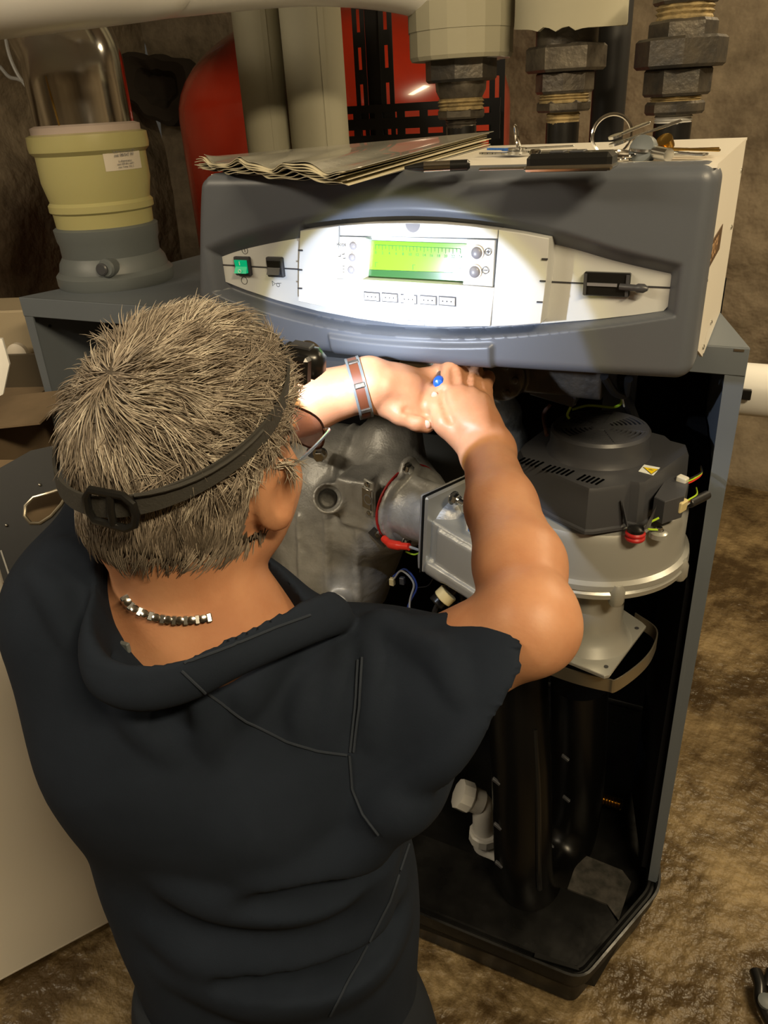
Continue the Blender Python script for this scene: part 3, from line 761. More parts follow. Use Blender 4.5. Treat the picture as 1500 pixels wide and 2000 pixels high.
# elbow pipe to the gas valve, with lobed flange and red gasket
s = SDF((-.54, .85, .70), (-.33, 1.12, .98), .003)
fc = atY(800, 985, .995); ax = unit(V(1, -.42, -.10))
s.disc(fc - ax * .004, fc + ax * .006, .066, rnd=.002, k=.002)
fu = np.cross(ax, V(0, 0, 1)); fu = unit(fu); fv = np.cross(fu, ax)
for a in (-1, 1):
    q_ = fc + V(0, 0, 1) * a * .066; s.disc(q_ - ax * .004, q_ + ax * .006, .018, rnd=.002, k=.012)
vc = atY(876, 1020, .955)
s.chain([fc, fc + ax * .03, vc - ax * .012], [.053, .048, .047], k=.006)
s.cone(fc + V(0, 0, .045), vc + V(0, 0, .05) - ax * .012, .008, .008, k=.008); s.cone(fc + V(0, 0, -.04), vc + V(0, 0, -.05) - ax * .012, .008, .008, k=.008)
Rv = np.stack([ax, unit(np.cross(V(0, 0, 1), ax)), V(0, 0, 1)], 1); Rv[:, 2] = np.cross(Rv[:, 0], Rv[:, 1])
s.box(vc - ax * .006, (.004, .055, .066), Rv, rnd=.003, k=.004)
s.noise(.0006, 90, 6, 1)
el = link('elbow_pipe', s.mesh(), m_cast, boiler, True, 180); el['label'] = 'cast elbow with lobed flange'
MB().lathe(fc - ax * .0065, [(.0675, 0), (.0675, .0025), (.05, .0025), (.05, 0)], 40, ax, caps=False).build('gasket', m_redrub, el)
hexbolt(atY(795, 914, .955), ax, .0075, .007, 0, el); hexbolt(atY(792, 1056, .965), ax, .0065, .006, 0, el)
# gas valve block
gv = MB().box(vc + ax * .0035, (.007, .112, .134), R=Rv, bev=.003).build('valve_flange', m_alu, boiler)
MB().box(vc - ax * .0008, (.0016, .114, .136), R=Rv).build('seal', m_black, gv)
s = SDF((-.44, .80, .72), (-.24, 1.06, .92), .0025)
bc = vc + ax * .065 + V(0, 0, -.012) - Rv[:, 1] * .015
s.box(bc, (.062, .030, .036), Rv, rnd=.004, k=.002); s.box(bc + V(0, 0, .0) - Rv[:, 1] * .008, (.045, .026, .030), Rv, rnd=.003, k=.002)
s.box(bc + V(0, 0, -.042) - Rv[:, 1] * .006, (.062, .034, .010), Rv, rnd=.004, k=.006); s.cone(bc + V(0, 0, -.045) - ax * .056 - Rv[:, 1] * .028, bc + V(0, 0, -.045) - ax * .035 - Rv[:, 1] * .028, .013, k=.008)
vb = link('gas_valve', s.mesh(), m_alu, boiler, True, 180); vb['label'] = 'die-cast gas valve body'
MB().prism([vc + ax * .007 + V(0, 0, .03), vc + ax * .045 + V(0, 0, .030), vc + ax * .007 + V(0, 0, .062)], Rv[:, 1] * .004).build('rib', m_alu, vb, False)
for a, b in ((885, 972), (891, 1117)): hexbolt(atY(a, b, .925), ax, .0085, .008, .014, gv)
q0 = atY(922, 1022, .888); Rl = np.stack([Rv[:, 0], -Rv[:, 1], Rv[:, 2]], 1)
st = MB().box(q0 + ax * .010 + V(0, 0, -.005), (.040, .0008, .024), R=Rv).build('type_label', m_sticker, vb, False)
MB().box(q0 - ax * .004 + V(0, 0, -.005) - Rv[:, 1] * .0006, (.004, .0008, .020), R=Rv).build('blue_bar', mat('blue_print', (.05, .2, .5), .5), st, False)
g = MB()
for k in range(9): g.box(q0 + ax * (.005 + .0022 * k) + V(0, 0, -.005) - Rv[:, 1] * .0006, (.0011 if k % 3 else .0006, .0008, .006), R=Rv)
for dz in (.003, .0055, -.012, -.014): g.box(q0 + ax * .012 + V(0, 0, dz) - Rv[:, 1] * .0006, (.020, .0008, .0009), R=Rv)
g.build('barcode', m_print, st, False)
# ignition lead: bracket, red boot, wires
ig = MB().box(atY(740, 1050, .95), (.036, .003, .016), R=np.stack([unit(V(.75, 0, -.66)), V(0, 1, 0), unit(V(.66, 0, .75))], 1)).build('electrode_plate', m_iron, ex)
hexbolt(atY(739, 1043, .945), V(.2, -1, .1), .0042, .004, 0, ig)
pth = [atY(750, 1052, .94), atY(762, 1062, .93), atY(780, 1066, .925), atY(799, 1068, .922)]
bt = MB().tube(smooth_path(pth, 6), [.006] * 6 + [.0075] * 7 + [.006] * 6, 14).build('spark_boot', m_redwire, boiler); bt['label'] = 'red rubber spark plug boot'
MB().tube(smooth_path([atY(799, 1068, .922), atY(830, 1077, .93), atY(858, 1076, .95)], 6), .0022, 10).build('lead', m_greywire, bt)
MB().tube(smooth_path([atY(792, 1077, .93), atY(808, 1083, .93), atY(825, 1080, .93), atY(862, 1086, .95)], 6), .0014, 8).build('earth_wire', m_yg, bt)
wr = MB().tube(smooth_path([atY(770, 1130, 1.0), atY(785, 1115, .99), atY(808, 1140, .98), atY(800, 1180, .97), atY(802, 1260, .95)], 7), .0018, 8).build('sensor_wire', m_greywire, boiler)
MB().tube(smooth_path([atY(768, 1126, 1.0), atY(792, 1112, .99), atY(814, 1145, .98), atY(796, 1190, .97), atY(798, 1260, .95)], 7), .0018, 8).build('blue_wire', mat('blue_wire', (.02, .05, .25), .4), boiler)
MB().tube(smooth_path([atY(860, 1090, .95), atY(840, 1140, .97), atY(815, 1148, .98)], 7), .0008, 6).build('thin_wire', m_blackwire, boiler)
for a, b in ((766, 1136), (786, 1134)): MB().box(atY(a, b, 1.0), (.009, .008, .014), bev=.001).build('plug', m_cream if a < 770 else m_dark, boiler)
# gas cock assembly below the valve
gc = MB(); gc.cyl(atY(850, 1180, .90), atY(893, 1140, .93), .013, n=20, bev=.002); gc.box(atY(918, 1150, .93), (.05, .03, .035), R=Rv, bev=.004); gc.cyl(atY(905, 1120, .93), atY(912, 1180, .92), .012, n=20, bev=.001); gc.cyl(atY(880, 1180, .92), atY(960, 1200, .92), .014, n=18, bev=.002)
gc = gc.build('pressure_switch', m_black, boiler); gc['label'] = 'black pressure switch body'
MB().cyl(atY(863, 1170, .898), atY(877, 1157, .905), .0155, n=24, bev=.001).build('clamp_ring', m_cream, gc)
hexbolt(atY(937, 1172, .905), V(.2, -1, .4), .004, .003, 0, gc)
MB().tube(smooth_path([atY(856, 1178, .90), atY(848, 1200, .90), atY(852, 1240, .90)], 6), .004, 10).build('hose', m_blackwire, gc)
# --- fan
fc3 = V(-.182, .998, 0)
fan = MB(); fan.lathe(fc3, [(.10, .80), (.128, .802), (.136, .808), (.137, .815), (.134, .818), (.137, .821), (.136, .828), (.130, .832), (.128, .838), (.128, .885), (.122, .897), (.112, .902), (.05, .902)], 72)
for an in (-62, -10, 40, 95, 150, 200, 250):
    d = V(math.cos(math.radians(an)), math.sin(math.radians(an)), 0)
    fan.lathe(fc3 + d * .131 + V(0, 0, .797), [(.008, 0), (.011, .006), (.011, .024), (.007, .032)], 12)
# snail outlet to the left toward the valve
fan = fan.build('fan_housing', m_alu, boiler, True, 30); fan['label'] = 'cast aluminium fan volute'
s = SDF((-.36, .84, .77), (-.16, 1.02, .91), .003); s.box(V(-.27, .93, .85), (.07, .05, .035), R=Rv, rnd=.02, k=.01); s.noise(.0005, 80, 8, 1)
link('fan_outlet', s.mesh(), m_alu, boiler, True, 180)
nk = MB().lathe(V(-.160, .935, 0), [(.060, .700), (.052, .712), (.046, .722), (.044, .735), (.043, .81)], 40).build('inlet_neck', m_alu, boiler)
np_ = MB().prism([atZ(1255, 1215, .70), atZ(1262, 1222, .70), atZ(1190, 1318, .70), atZ(1180, 1320, .70), atZ(1060, 1270, .70), atZ(1130, 1175, .70), atZ(1195, 1175, .70)], (0, 0, -.006), .001).build('neck_plate', m_alu, nk)
for a, b in ((1244, 1227), (1184, 1302)):
    MB().lathe(atZ(a, b, .7005), [(.003, 0), (.003, .0006)], 12).build('bolt_hole', m_print, np_)
pth = smooth_path([atZ(1040, 1290, .675), atZ(1120, 1318, .675), atZ(1185, 1334, .675), atZ(1206, 1334, .675), atZ(1252, 1300, .675), atZ(1276, 1268, .675), atZ(1280, 1235, .675), atZ(1240, 1205, .675)], 8)
mb = MB(); n_ = len(pth)
vs = []
for i, p in enumerate(pth):
    t = unit(pth[min(i + 1, n_ - 1)] - pth[max(i - 1, 0)]); nn = V(-t[1], t[0], 0)
    for dz, dn in ((-.014, -.001), (.008, -.001), (.008, .001), (-.014, .001)): vs.append(p + nn * dn + V(0, 0, dz))
fs = [(i * 4 + k, i * 4 + (k + 1) % 4, i * 4 + 4 + (k + 1) % 4, i * 4 + 4 + k) for i in range(n_ - 1) for k in range(4)] + [(3, 2, 1, 0), tuple((n_ - 1) * 4 + k for k in range(4))]
mb.add(vs, fs); mb.build('bracket_strap', m_strap, boiler, True, 30)
# motor cover: octagonal body with a slotted round cap
zc, zb = .965, .905
outl = [atZ(*p, zc) for p in ((1012, 880), (1022, 868), (1062, 838), (1110, 830), (1238, 836), (1300, 852), (1312, 862), (1342, 870), (1346, 884), (1262, 944), (1250, 946), (1232, 943), (1222, 950), (1165, 958), (1150, 958), (1090, 933), (1020, 898))]
cm = V(*(sum(outl) / len(outl)))
outb = [V(*(cm[:2] + (p[:2] - cm[:2]) * 1.02), zb + .006) for p in outl]
outt = [V(*(cm[:2] + (p[:2] - cm[:2]) * .975), zc + .0015) for p in outl]
outm = [V(*(cm[:2] + (p[:2] - cm[:2]) * 1.0), zc - .004) for p in outl]
outf = [V(*(cm[:2] + (p[:2] - cm[:2]) * 1.05), zb + .004) for p in outl]; outg = [V(*(cm[:2] + (p[:2] - cm[:2]) * 1.05), zb) for p in outl]
n = len(outl); vs = outg + outf + outb + outm + outt; fs = [(i * n + k, i * n + (k + 1) % n, (i + 1) * n + (k + 1) % n, (i + 1) * n + k) for i in range(4) for k in range(n)] + [tuple(range(n)), tuple(4 * n + k for k in range(n))]
mb = MB(); mb.add(vs, fs); mc = mb.build('motor_cover', m_dark, boiler, True, 25); mc['label'] = 'charcoal plastic fan motor cover'
dc = V(-.180, .995, 0); R0 = .066
MB().lathe(dc, [(.072, .964), (.0675, .972), (R0, .980), (R0, .996), (R0 - .003, 1.0), (R0 - .007, 1.0005), (R0 - .007, .985), (.01, .985)], 72).build('cap_rim', m_dark, mc)
MB().lathe(dc, [(.0585, .9852), (.001, .9852)], 40, caps=False).build('cap_cavity', m_void, mc)
for k in range(8):
    r_in = .012 + .0062 * k
    MB().lathe(dc, [(r_in, .997), (r_in, 1.0002), (r_in + .0030, 1.0002), (r_in + .0030, .997), (r_in, .997)], 60, caps=False).build('grille_ring', m_dark, mc, True, 30)
for k in range(6):
    an = math.radians(60 * k + 12); wd = math.radians(13)
    po = [dc + V(.004 * math.cos(an), .004 * math.sin(an), .9975), dc + V(.0605 * math.cos(an - wd), .0605 * math.sin(an - wd), .9975), dc + V(.0605 * math.cos(an + wd), .0605 * math.sin(an + wd), .9975)]
    MB().prism(po, (0, 0, .0032)).build('grille_spoke', m_dark, mc, False)
    for sg in (-1, 1):
        an2 = an + sg * math.radians(30) * .0
MB().lathe(dc, [(.013, .9975), (.013, 1.001), (.004, 1.0015)], 30).build('grille_hub', m_dark, mc)
for (a, b), nn in (((1040, 904), 5), ((1095, 920), 6), ((1158, 938), 5)):
    for k in range(nn):
        p = atZ(a + (k - nn / 2) * 9, b + (k - nn / 2) * 2.2 , zc + .0018); d = unit(V(.35, 1, 0))
        MB().box(p, (.0026, .019, .0012), R=np.stack([V(d[1], -d[0], 0), d, V(0, 0, 1)], 1)).build('vent_slot_shade', m_void, mc, False)  # black strips on the cover, slot shade put in as colour
w0 = [atZ(*p, zc + .002) for p in ((1247, 921), (1258, 908), (1289, 914), (1276, 929))]
ws = MB().prism(w0, (0, 0, .0006)).build('warning_sticker', m_whiteprint, mc, False)
tri = [atZ(*p, zc + .0028) for p in ((1257, 913), (1285, 917), (1272, 926))]
MB().prism([tri[0] + (tri[0] - sum(tri) / 3) * .12, tri[1] + (tri[1] - sum(tri) / 3) * .12, tri[2] + (tri[2] - sum(tri) / 3) * .12], (0, 0, .0002)).build('triangle_border', m_print, ws, False)
wt = MB().prism([p + V(0, 0, .0003) for p in tri], (0, 0, .0003)).build('warning_triangle', m_warn, ws, False)
c_ = sum(tri) / 3 + V(0, 0, .0009); e1 = unit(tri[1] - tri[0])
g = MB(); g.tube([c_ - e1 * .003, c_ + V(.0005, .0008, 0), c_ + V(0, -.0008, 0), c_ + e1 * .003], .0003, 6); g.build('flash_symbol', m_print, ws)
# side pocket and connectors on the cover's right
MB().prism([V(-.078, .905, .915), V(-.058, .93, .915), V(-.058, .985, .915), V(-.085, .985, .915), V(-.092, .915, .915)], (0, 0, .032), .001).build('terminal_pocket', m_dark, mc)
s_ = MB().lathe(V(-.106, .885, .898), [(.011, 0), (.0125, .002), (.0125, .004), (.0105, .006), (.0125, .008), (.0125, .010), (.0105, .012)], 24).build('rubber_mount', m_redrub, boiler); s_['label'] = 'red rubber mount'
MB().lathe(V(-.106, .885, .910), [(.0105, 0), (.0105, .004), (.006, .006), (.003, .007)], 20).build('mount_cap', m_black, s_)
for dx in (-.016, .016): MB().prism([V(-.106 + dx * .6, .882, .915), V(-.106 + dx * 1.3, .885, .950), V(-.106 + dx, .892, .915)], (0, .004, 0)).build('cover_rib', m_dark, mc, False)
sc2 = MB().lathe(V(-.080, .905, .897), [(.012, 0), (.011, .006), (.008, .008)], 20).build('earth_terminal', m_alu, fan)
hexbolt(V(-.080, .905, .905), V(0, 0, 1), .0045, .003, 0, sc2)
MB().tube(smooth_path([V(-.082, .902, .908), V(-.092, .893, .912), V(-.092, .893, .920), V(-.082, .90, .926)], 6), .0014, 8).build('earth_wire', m_yg, sc2)
def connector(c, size, mt, name, n_w, cols):
    o_ = MB().box(c, size, R=Rv, bev=.0015).build(name, mt, boiler)
    for k in range(n_w):
        MB().tube(smooth_path([c + ax * size[0] * .4 + V(0, 0, (k - 1) * .003), c + V(.013, .010, (k - 1) * .003), c + V(.020, .035, -.002 + (k - 1) * .002), c + V(.016, .08, -.012)], 5), .0011, 6).build('wire', cols[k], o_)
    return o_
connector(V(-.066, .935, .932), (.022, .016, .016), m_cream, 'mains_connector', 3, [m_greywire, mat('brown_wire', (.2, .08, .02), .4), m_yg])
connector(V(-.066, .972, .948), (.014, .010, .012), m_nylon, 'signal_connector', 3, [m_redwire, m_yg, m_blackwire])
MB().cyl(V(-.052, .948, .928), V(-.034, .990, .924), .006, n=14, bev=.001).build('cable_sleeve', m_blackwire, boiler)
# wires behind the fascia
MB().tube(smooth_path([atY(1118, 800, 1.05), atY(1150, 792, 1.06), atY(1200, 795, 1.05), atY(1215, 780, 1.03), atY(1195, 760, 1.0), atY(1187, 745, .97)], 8), .0020, 8).build('earth_wire', m_yg, boiler)
MB().tube(smooth_path([atY(1180, 735, .95), atY(1200, 765, .98), atY(1222, 770, 1.0), atY(1228, 740, .97)], 8), .0055, 10).build('cable', m_blackwire, boiler)
MB().tube(smooth_path([atY(1215, 735, .98), atY(1218, 765, 1.02), atY(1232, 800, 1.07), atY(1240, 820, 1.09)], 8), .007, 10).build('cable', m_blackwire, boiler)
MB().tube([atY(1216, 768, 1.0) + V(0, -.006, 0), atY(1221, 790, 1.04) + V(0, -.008, 0)], .0012, 6).build('cable_print', m_whiteprint, boiler)
MB().prism([atY(1110, 752, 1.0), atY(1124, 752, 1.0), atY(1123, 792, 1.0), atY(1109, 790, 1.0)], (0, .008, 0), .0008).build('nylon_plug', m_nylon, boiler)
MB().tube([atY(1118, 735, .99), atY(1117, 752, 1.0)], .003, 8).build('wire', m_nylon, boiler)
MB().tube(smooth_path([atY(1116, 792, 1.0), atY(1108, 810, 1.0), atY(1112, 818, 1.0)], 5), .0018, 8).build('earth_wire', m_yg, boiler)
MB().box(atY(1208, 790, 1.2), (.05, .004, .12)).build('inner_bracket', m_frame, boiler)
MB().box(atY(880, 910, 1.26), (.16, .004, .12)).build('inner_bracket', m_frame, boiler)
# things under the fascia: motor valve body, dark terminal box, pipe clamp
s = SDF(atY(1010, 740, .98) - V(.09, .08, .07), atY(1010, 740, .98) + V(.12, .08, .07), .003)
c_ = atY(990, 725, .98); s.disc(c_ + V(0, -.03, 0), c_ + V(0, .03, 0), .034, rnd=.004, k=.004)
for an in range(0, 360, 60): q_ = c_ + V(.022 * math.cos(math.radians(an)), -.032, .022 * math.sin(math.radians(an))); s.disc(q_, q_ - V(0, .004, 0), .006, rnd=.001, k=.002)
s.box(c_ + V(.075, .0, .0), (.06, .02, .022), rnd=.004, k=.003)
gb = link('gas_filter_body', s.mesh(), m_iron, boiler, True, 180)
MB().box(atY(1090, 748, .985), (.062, .04, .04), R=np.stack([unit(V(1, 0, -.2)), V(0, 1, 0), unit(V(.2, 0, 1))], 1), bev=.002).build('terminal_box', m_dark, boiler)
MB().tube(smooth_path([atY(1075, 790, 1.05), atY(1062, 810, 1.04), atY(1068, 850, 1.0)], 6), .003, 8).build('wire', mat('copper_brown', (.12, .06, .04), .4), boiler)
fl_ = MB(); fl_.tube(smooth_path([atY(955, 745, 1.02), atY(985, 790, 1.04), atY(1000, 840, 1.06), atY(1010, 900, 1.05)], 7), [.020 - .002 * math.cos(k) for k in range(22)], 14); fl_.build('flexible_duct', mat('pale_blue_grey_film', (.18, .22, .28), .3, bump=.6, bscale=40, bdist=.01), boiler)
MB().box(atY(690, 712, .93), (.30, .05, .03), bev=.004).build('wiring_tray', mat('pale_steel', (.32, .33, .34), .4, metal=.5), boiler)
MB().box(atY(860, 712, .92), (.10, .05, .02), bev=.004).build('relay_box', m_nylon, boiler)
MB().box(atY(640, 722, .96), (.30, .10, .02), bev=.002).build('wiring_shelf', m_iron, boiler)
# --- black air duct: flattened U bend behind the tray edge, moulded in two halves
zl = [1.6, 1.3, 1.2]
pth = [atY(1010, 1290, 1.02), atY(1012, 1400, .985), atY(1018, 1500, .955), atY(1020, 1600, .935), atY(1022, 1680, .928), atY(1030, 1722, .94), atY(1058, 1722, .99), atY(1085, 1690, 1.05), atY(1108, 1640, 1.10), atY(1122, 1580, 1.13), atY(1130, 1480, 1.13), atY(1132, 1330, 1.12)]
du = MB().tube(smooth_path(pth, 7), .052, 32).build('air_duct', mat('glossy_black_duct', (.003, .003, .003), .3, spec=.3, bump=.05, bscale=60), boiler); du['label'] = 'glossy black U-shaped intake duct'
sm = smooth_path(pth, 7)
# moulded seam strip and clips along the front limb
stp = [p + V(.040, -.036, 0) for p in sm[6:30]]
MB().tube(stp, .005, 8).build('duct_seam', m_black, du)
for k in (14, 20, 26):
    p = sm[k] + V(-.030, -.045, 0); MB().box(p, (.016, .006, .006), R=np.stack([unit(V(.9, -.1, -.45)), V(0, 1, 0), unit(V(.45, 0, .9))], 1), bev=.001).build('duct_clip', m_dark, du)
for a, b in ((1104, 1480), (1106, 1560), (1080, 1655)): MB().box(atY(a, b, 1.05), (.016, .006, .006), R=np.stack([unit(V(.9, -.1, -.45)), V(0, 1, 0), unit(V(.45, 0, .9))], 1), bev=.001).build('duct_clip', m_dark, du)
mb = MB(); p0 = atY(1175, 1560, 1.2)
for k in range(7): mb.lathe(p0 + V(.006 * k, 0, 0), [(.010, 0), (.0125, .003), (.010, .006)], 16, (1, 0, 0))
mb.build('threaded_stud', m_brass, boiler)
# --- white siphon
yb = 1.02
nutc = atY(897, 1550, yb); d1 = unit(atY(950, 1572, yb + .02) - nutc)
si = MB().tube(smooth_path([nutc + d1 * .005, nutc + d1 * .05, atY(943, 1590, yb + .01), atY(944, 1630, yb + .005), atY(948, 1660, yb), atY(985, 1690, yb - .01)], 7), .021, 20).build('siphon', m_pvc, boiler); si['label'] = 'white plastic condensate trap'
MB().lathe(nutc - d1 * .004, [(.022, 0), (.030, .002), (.031, .026), (.028, .030)], 10, d1).build('union_nut', m_pvc, si, True, 20)
MB().lathe(nutc + d1 * .028, [(.0255, 0), (.0245, .022), (.021, .024)], 24, d1).build('sleeve', m_pvc, si)
p = atY(944, 1628, yb + .005); MB().lathe(p + V(0, 0, -.016), [(.024, 0), (.030, .003), (.030, .022), (.026, .025)], 12, (.05, 0, 1)).build('union_nut', m_pvc, si, True, 20)
# ------------------------------------------------------------------ pipes, vessel and rack behind the boiler
def rad(p, wpx):                       # real radius of something wpx pixels wide at point p
    return wpx / 2 / FOC * float((np.array(p) - CAM) @ c2w(V(0, 0, 1)))
# overhead insulated pipe with its elbow, ends in the collar above the first union
e0 = atY(900, 60, 1.45); rp = rad(e0, 192)
zc_ = atY(350, 33, 1.45)[2] + rp + .004
ov = MB().tube(smooth_path([V(-2.68, .55, 1.56), V(-1.062, .93 + rp * .3, 1.515 + rp), V(-.87, 1.10, 1.532 + rp), V(-.72, 1.30, 1.545 + rp), V(e0[0] - .03, 1.43, 1.60), V(e0[0], 1.45, 1.53), V(e0[0], 1.45, atY(900, 116, 1.45)[2])], 10), rp, 40).build('overhead_pipe', m_whitepipe)
tag(ov, 'thick pale insulated pipe running overhead and bending down behind the boiler', 'pipe')
ct = thing('pipe_collar', 'beige tape-wrapped insulation collar under the bend of the overhead pipe', 'insulation', tuple(e0))
ztop, zbot = atY(900, 20, 1.45)[2], atY(900, 117, 1.45)[2]
MB().lathe(V(e0[0], 1.45, 0), [(rp * 1.06, ztop), (rp * 1.06, zbot + .006), (rp * 1.02, zbot), (rp * .4, zbot)], 18, ref=(1, .3, 0)).build('wrap', m_beige, ct, True, 15)
MB().lathe(V(e0[0], 1.45, 0), [(rp * 1.075, ztop + .01), (rp * 1.075, ztop - .03)], 18, ref=(1, .3, 0), caps=False).build('tape_band', m_beige, ct, True, 15)
def union(cx, label, spec, y=1.45):
    """spec: list of (kind, ytop px, ybot px, width px, material, name)"""
    c0 = atY(cx, spec[0][1], y); t = thing('pipe_union', label, 'pipe fitting', (c0[0], y, atY(cx, spec[-1][2], y)[2]), 'iron unions behind the boiler')
    for kind, a, b, wpx, mt, nm in spec:
        pc = atY(cx, (a + b) / 2, y); r = rad(pc, wpx); z1, z0 = atY(cx, a, y)[2], atY(cx, b, y)[2]
        x0 = c0[0]
        if kind == 'hex':
            bv = min(.004, (z1 - z0) * .2); r2 = r * 1.03
            MB().lathe(V(x0, y, 0), [(r2 * .93, z0), (r2, z0 + bv), (r2, z1 - bv), (r2 * .93, z1)], 6, ref=(1, .25, 0)).build(nm, mt, t, True, 25)
        elif kind == 'oct':
            MB().lathe(V(x0, y, 0), [(r * .93, z0), (r, z0 + .004), (r, z1 - .004), (r * .93, z1)], 8, ref=(1, .2, 0)).build(nm, mt, t, True, 25)
        elif kind == 'cone':
            MB().lathe(V(x0, y, 0), [(r * .80, z0), (r * .97, (z0 + z1) / 2), (r, z1)], 28).build(nm, mt, t)
        elif kind == 'rough':
            pr = [(r * (.94 + .05 * math.sin(9 * k)), z0 + (z1 - z0) * k / 7) for k in range(8)]
            o_ = MB().lathe(V(x0, y, 0), pr, 26).build(nm, mt, t)
            for vtx in o_.data.vertices:
                q_ = vtx.co; f_ = 1 + .05 * (float(vnoise(np.array([[q_.x * 90, q_.y * 90, q_.z * 140]]), 3)[0]) - .5); q_.x = x0 + (q_.x - x0) * f_; q_.y = y + (q_.y - y) * f_
        else: MB().lathe(V(x0, y, 0), [(r, z0), (r, z1)], 28).build(nm, mt, t)
    return t
union(900, 'dark iron union under the beige tape-wrapped collar, its lower part tapering', [
    ('oct', 112, 160, 140, m_iron, 'union_nut'), ('cone', 158, 195, 100, m_ironlight, 'bush'), ('rough', 192, 215, 92, m_hemp, 'hemp_packing'), ('hex', 212, 232, 88, m_ironlight, 'lock_nut'), ('rough', 228, 250, 62, m_ironlight, 'thread'), ('pipe', 246, 420, 58, m_black, 'riser')])
union(1110, 'grey iron union under the frayed white insulation, middle of the three', [
    ('pipe', 20, 90, 120, m_iron, 'tail_piece'), ('hex', 88, 140, 150, m_ironlight, 'union_nut'), ('oct', 138, 182, 112, m_ironlight, 'bush'), ('rough', 180, 200, 100, m_hemp, 'hemp_packing'), ('hex', 196, 218, 100, m_ironlight, 'lock_nut'), ('rough', 216, 242, 66, m_hemp, 'thread'), ('pipe', 238, 420, 62, m_black, 'riser')])
union(1345, 'black iron union with hemp-wrapped threads by the rough wall, rightmost of the three', [
    ('oct', -40, 8, 125, m_iron, 'upper_nut'), ('rough', 4, 40, 112, m_hemp, 'hemp_packing'), ('hex', 38, 78, 126, m_iron, 'hexagon'), ('oct', 72, 132, 172, m_iron, 'union_nut'), ('hex', 130, 186, 124, m_iron, 'hexagon'), ('rough', 184, 198, 100, m_hemp, 'hemp_packing'), ('oct', 196, 222, 112, m_iron, 'lock_nut'), ('rough', 220, 242, 74, m_pvc, 'paste_ring'), ('pipe', 238, 420, 70, m_black, 'riser')])
c1 = atY(1115, 25, 1.45); r1 = rad(c1, 216)
ins = MB(); zb_ = atY(1115, 52, 1.45)[2]
nn = 56; vs = []
for z, rr_ in ((RH, r1), (zb_ + .02, r1), (None, r1 * 1.01), (None, r1 * .93), (zb_ + .02, r1 * .90)):
    for k in range(nn):
        an = 2 * math.pi * k / nn; zk = z if z is not None else zb_ - .008 * math.sin(an * 1.0 + 2.6) + .0035 * math.sin(an * 17) * (math.sin(an * 3) > 0)
        vs.append((c1[0] + rr_ * math.cos(an), 1.45 + rr_ * math.sin(an), zk))
ins.add(vs, [(i * nn + k, i * nn + (k + 1) % nn, (i + 1) * nn + (k + 1) % nn, (i + 1) * nn + k) for i in range(4) for k in range(nn)] + [tuple(4 * nn + k for k in range(nn))])
tag(ins.build('insulation_sleeve', m_beige), 'off-white pipe insulation sleeve with frayed lower edge above the middle union', 'insulation')
gp = atY(1192, 150, 1.62); tag(MB().cyl((gp[0], 1.62, .4), (gp[0], 1.62, RH), rad(gp, 66), n=32).build('riser_pipe', m_slot), 'dark grey vertical pipe behind the middle union', 'pipe')
# two insulated risers left of the rack
for (xa, ya, xb_, yb_, wpx, lab) in ((508, 60, 524, 290, 92, 'slimmer beige insulated riser, left of the pair before the red vessel'), (607, 60, 628, 290, 116, 'thicker beige insulated riser next to the black slotted rack')):
    p = atY((xa + xb_) / 2, 175, 1.62 if wpx < 100 else 1.64); r = rad(p, wpx)
    t = thing('insulated_riser', lab, 'pipe', (p[0], p[1], 0), 'insulated risers behind the boiler')
    MB().cyl((p[0], p[1], .2), (p[0], p[1], RH), r, n=36).build('insulation_jacket', m_beige, t)
    MB().box((p[0] + r * .75, p[1] - r * .66, 1.3), (.012, .0015, 2.0), R=np.stack([V(.66, .75, 0), V(-.75, .66, 0), V(0, 0, 1)], 1)).build('joint_tape', m_beige, t)
pb = atY(563, 150, 1.80); tag(MB().cyl((pb[0], 1.80, .2), (pb[0], 1.80, RH), .03, n=20).build('narrow_riser', m_slot), 'narrow dark pipe in the gap between the two insulated risers', 'pipe')
# expansion vessel
vx0, vx1 = atY(410, 230, 2.52), atY(990, 230, 2.52); vc_ = (vx0 + vx1) / 2; vr = (vx1[0] - vx0[0]) / 2 * .97
zs = atY(985, 200, 2.52)[2]
ves = thing('expansion_vessel', 'large red expansion vessel behind the black slotted rack', 'tank', (vc_[0], 2.52, 0))
prof = [(vr * .5, .16), (vr * .93, .26), (vr, .40), (vr, zs)] + [(vr * math.cos(a), zs + .30 * math.sin(a)) for a in np.linspace(.12, 1.5, 12)]
MB().lathe(V(vc_[0], 2.52, 0), prof, 72).build('shell', m_red, ves, True, 60)
for an in (30, 150, 270):
    a = math.radians(an); MB().cyl((vc_[0] + vr * .8 * math.cos(a), 2.52 + vr * .8 * math.sin(a), -.01), (vc_[0] + vr * .8 * math.cos(a), 2.52 + vr * .8 * math.sin(a), .3), .025).build('leg', m_red, ves)
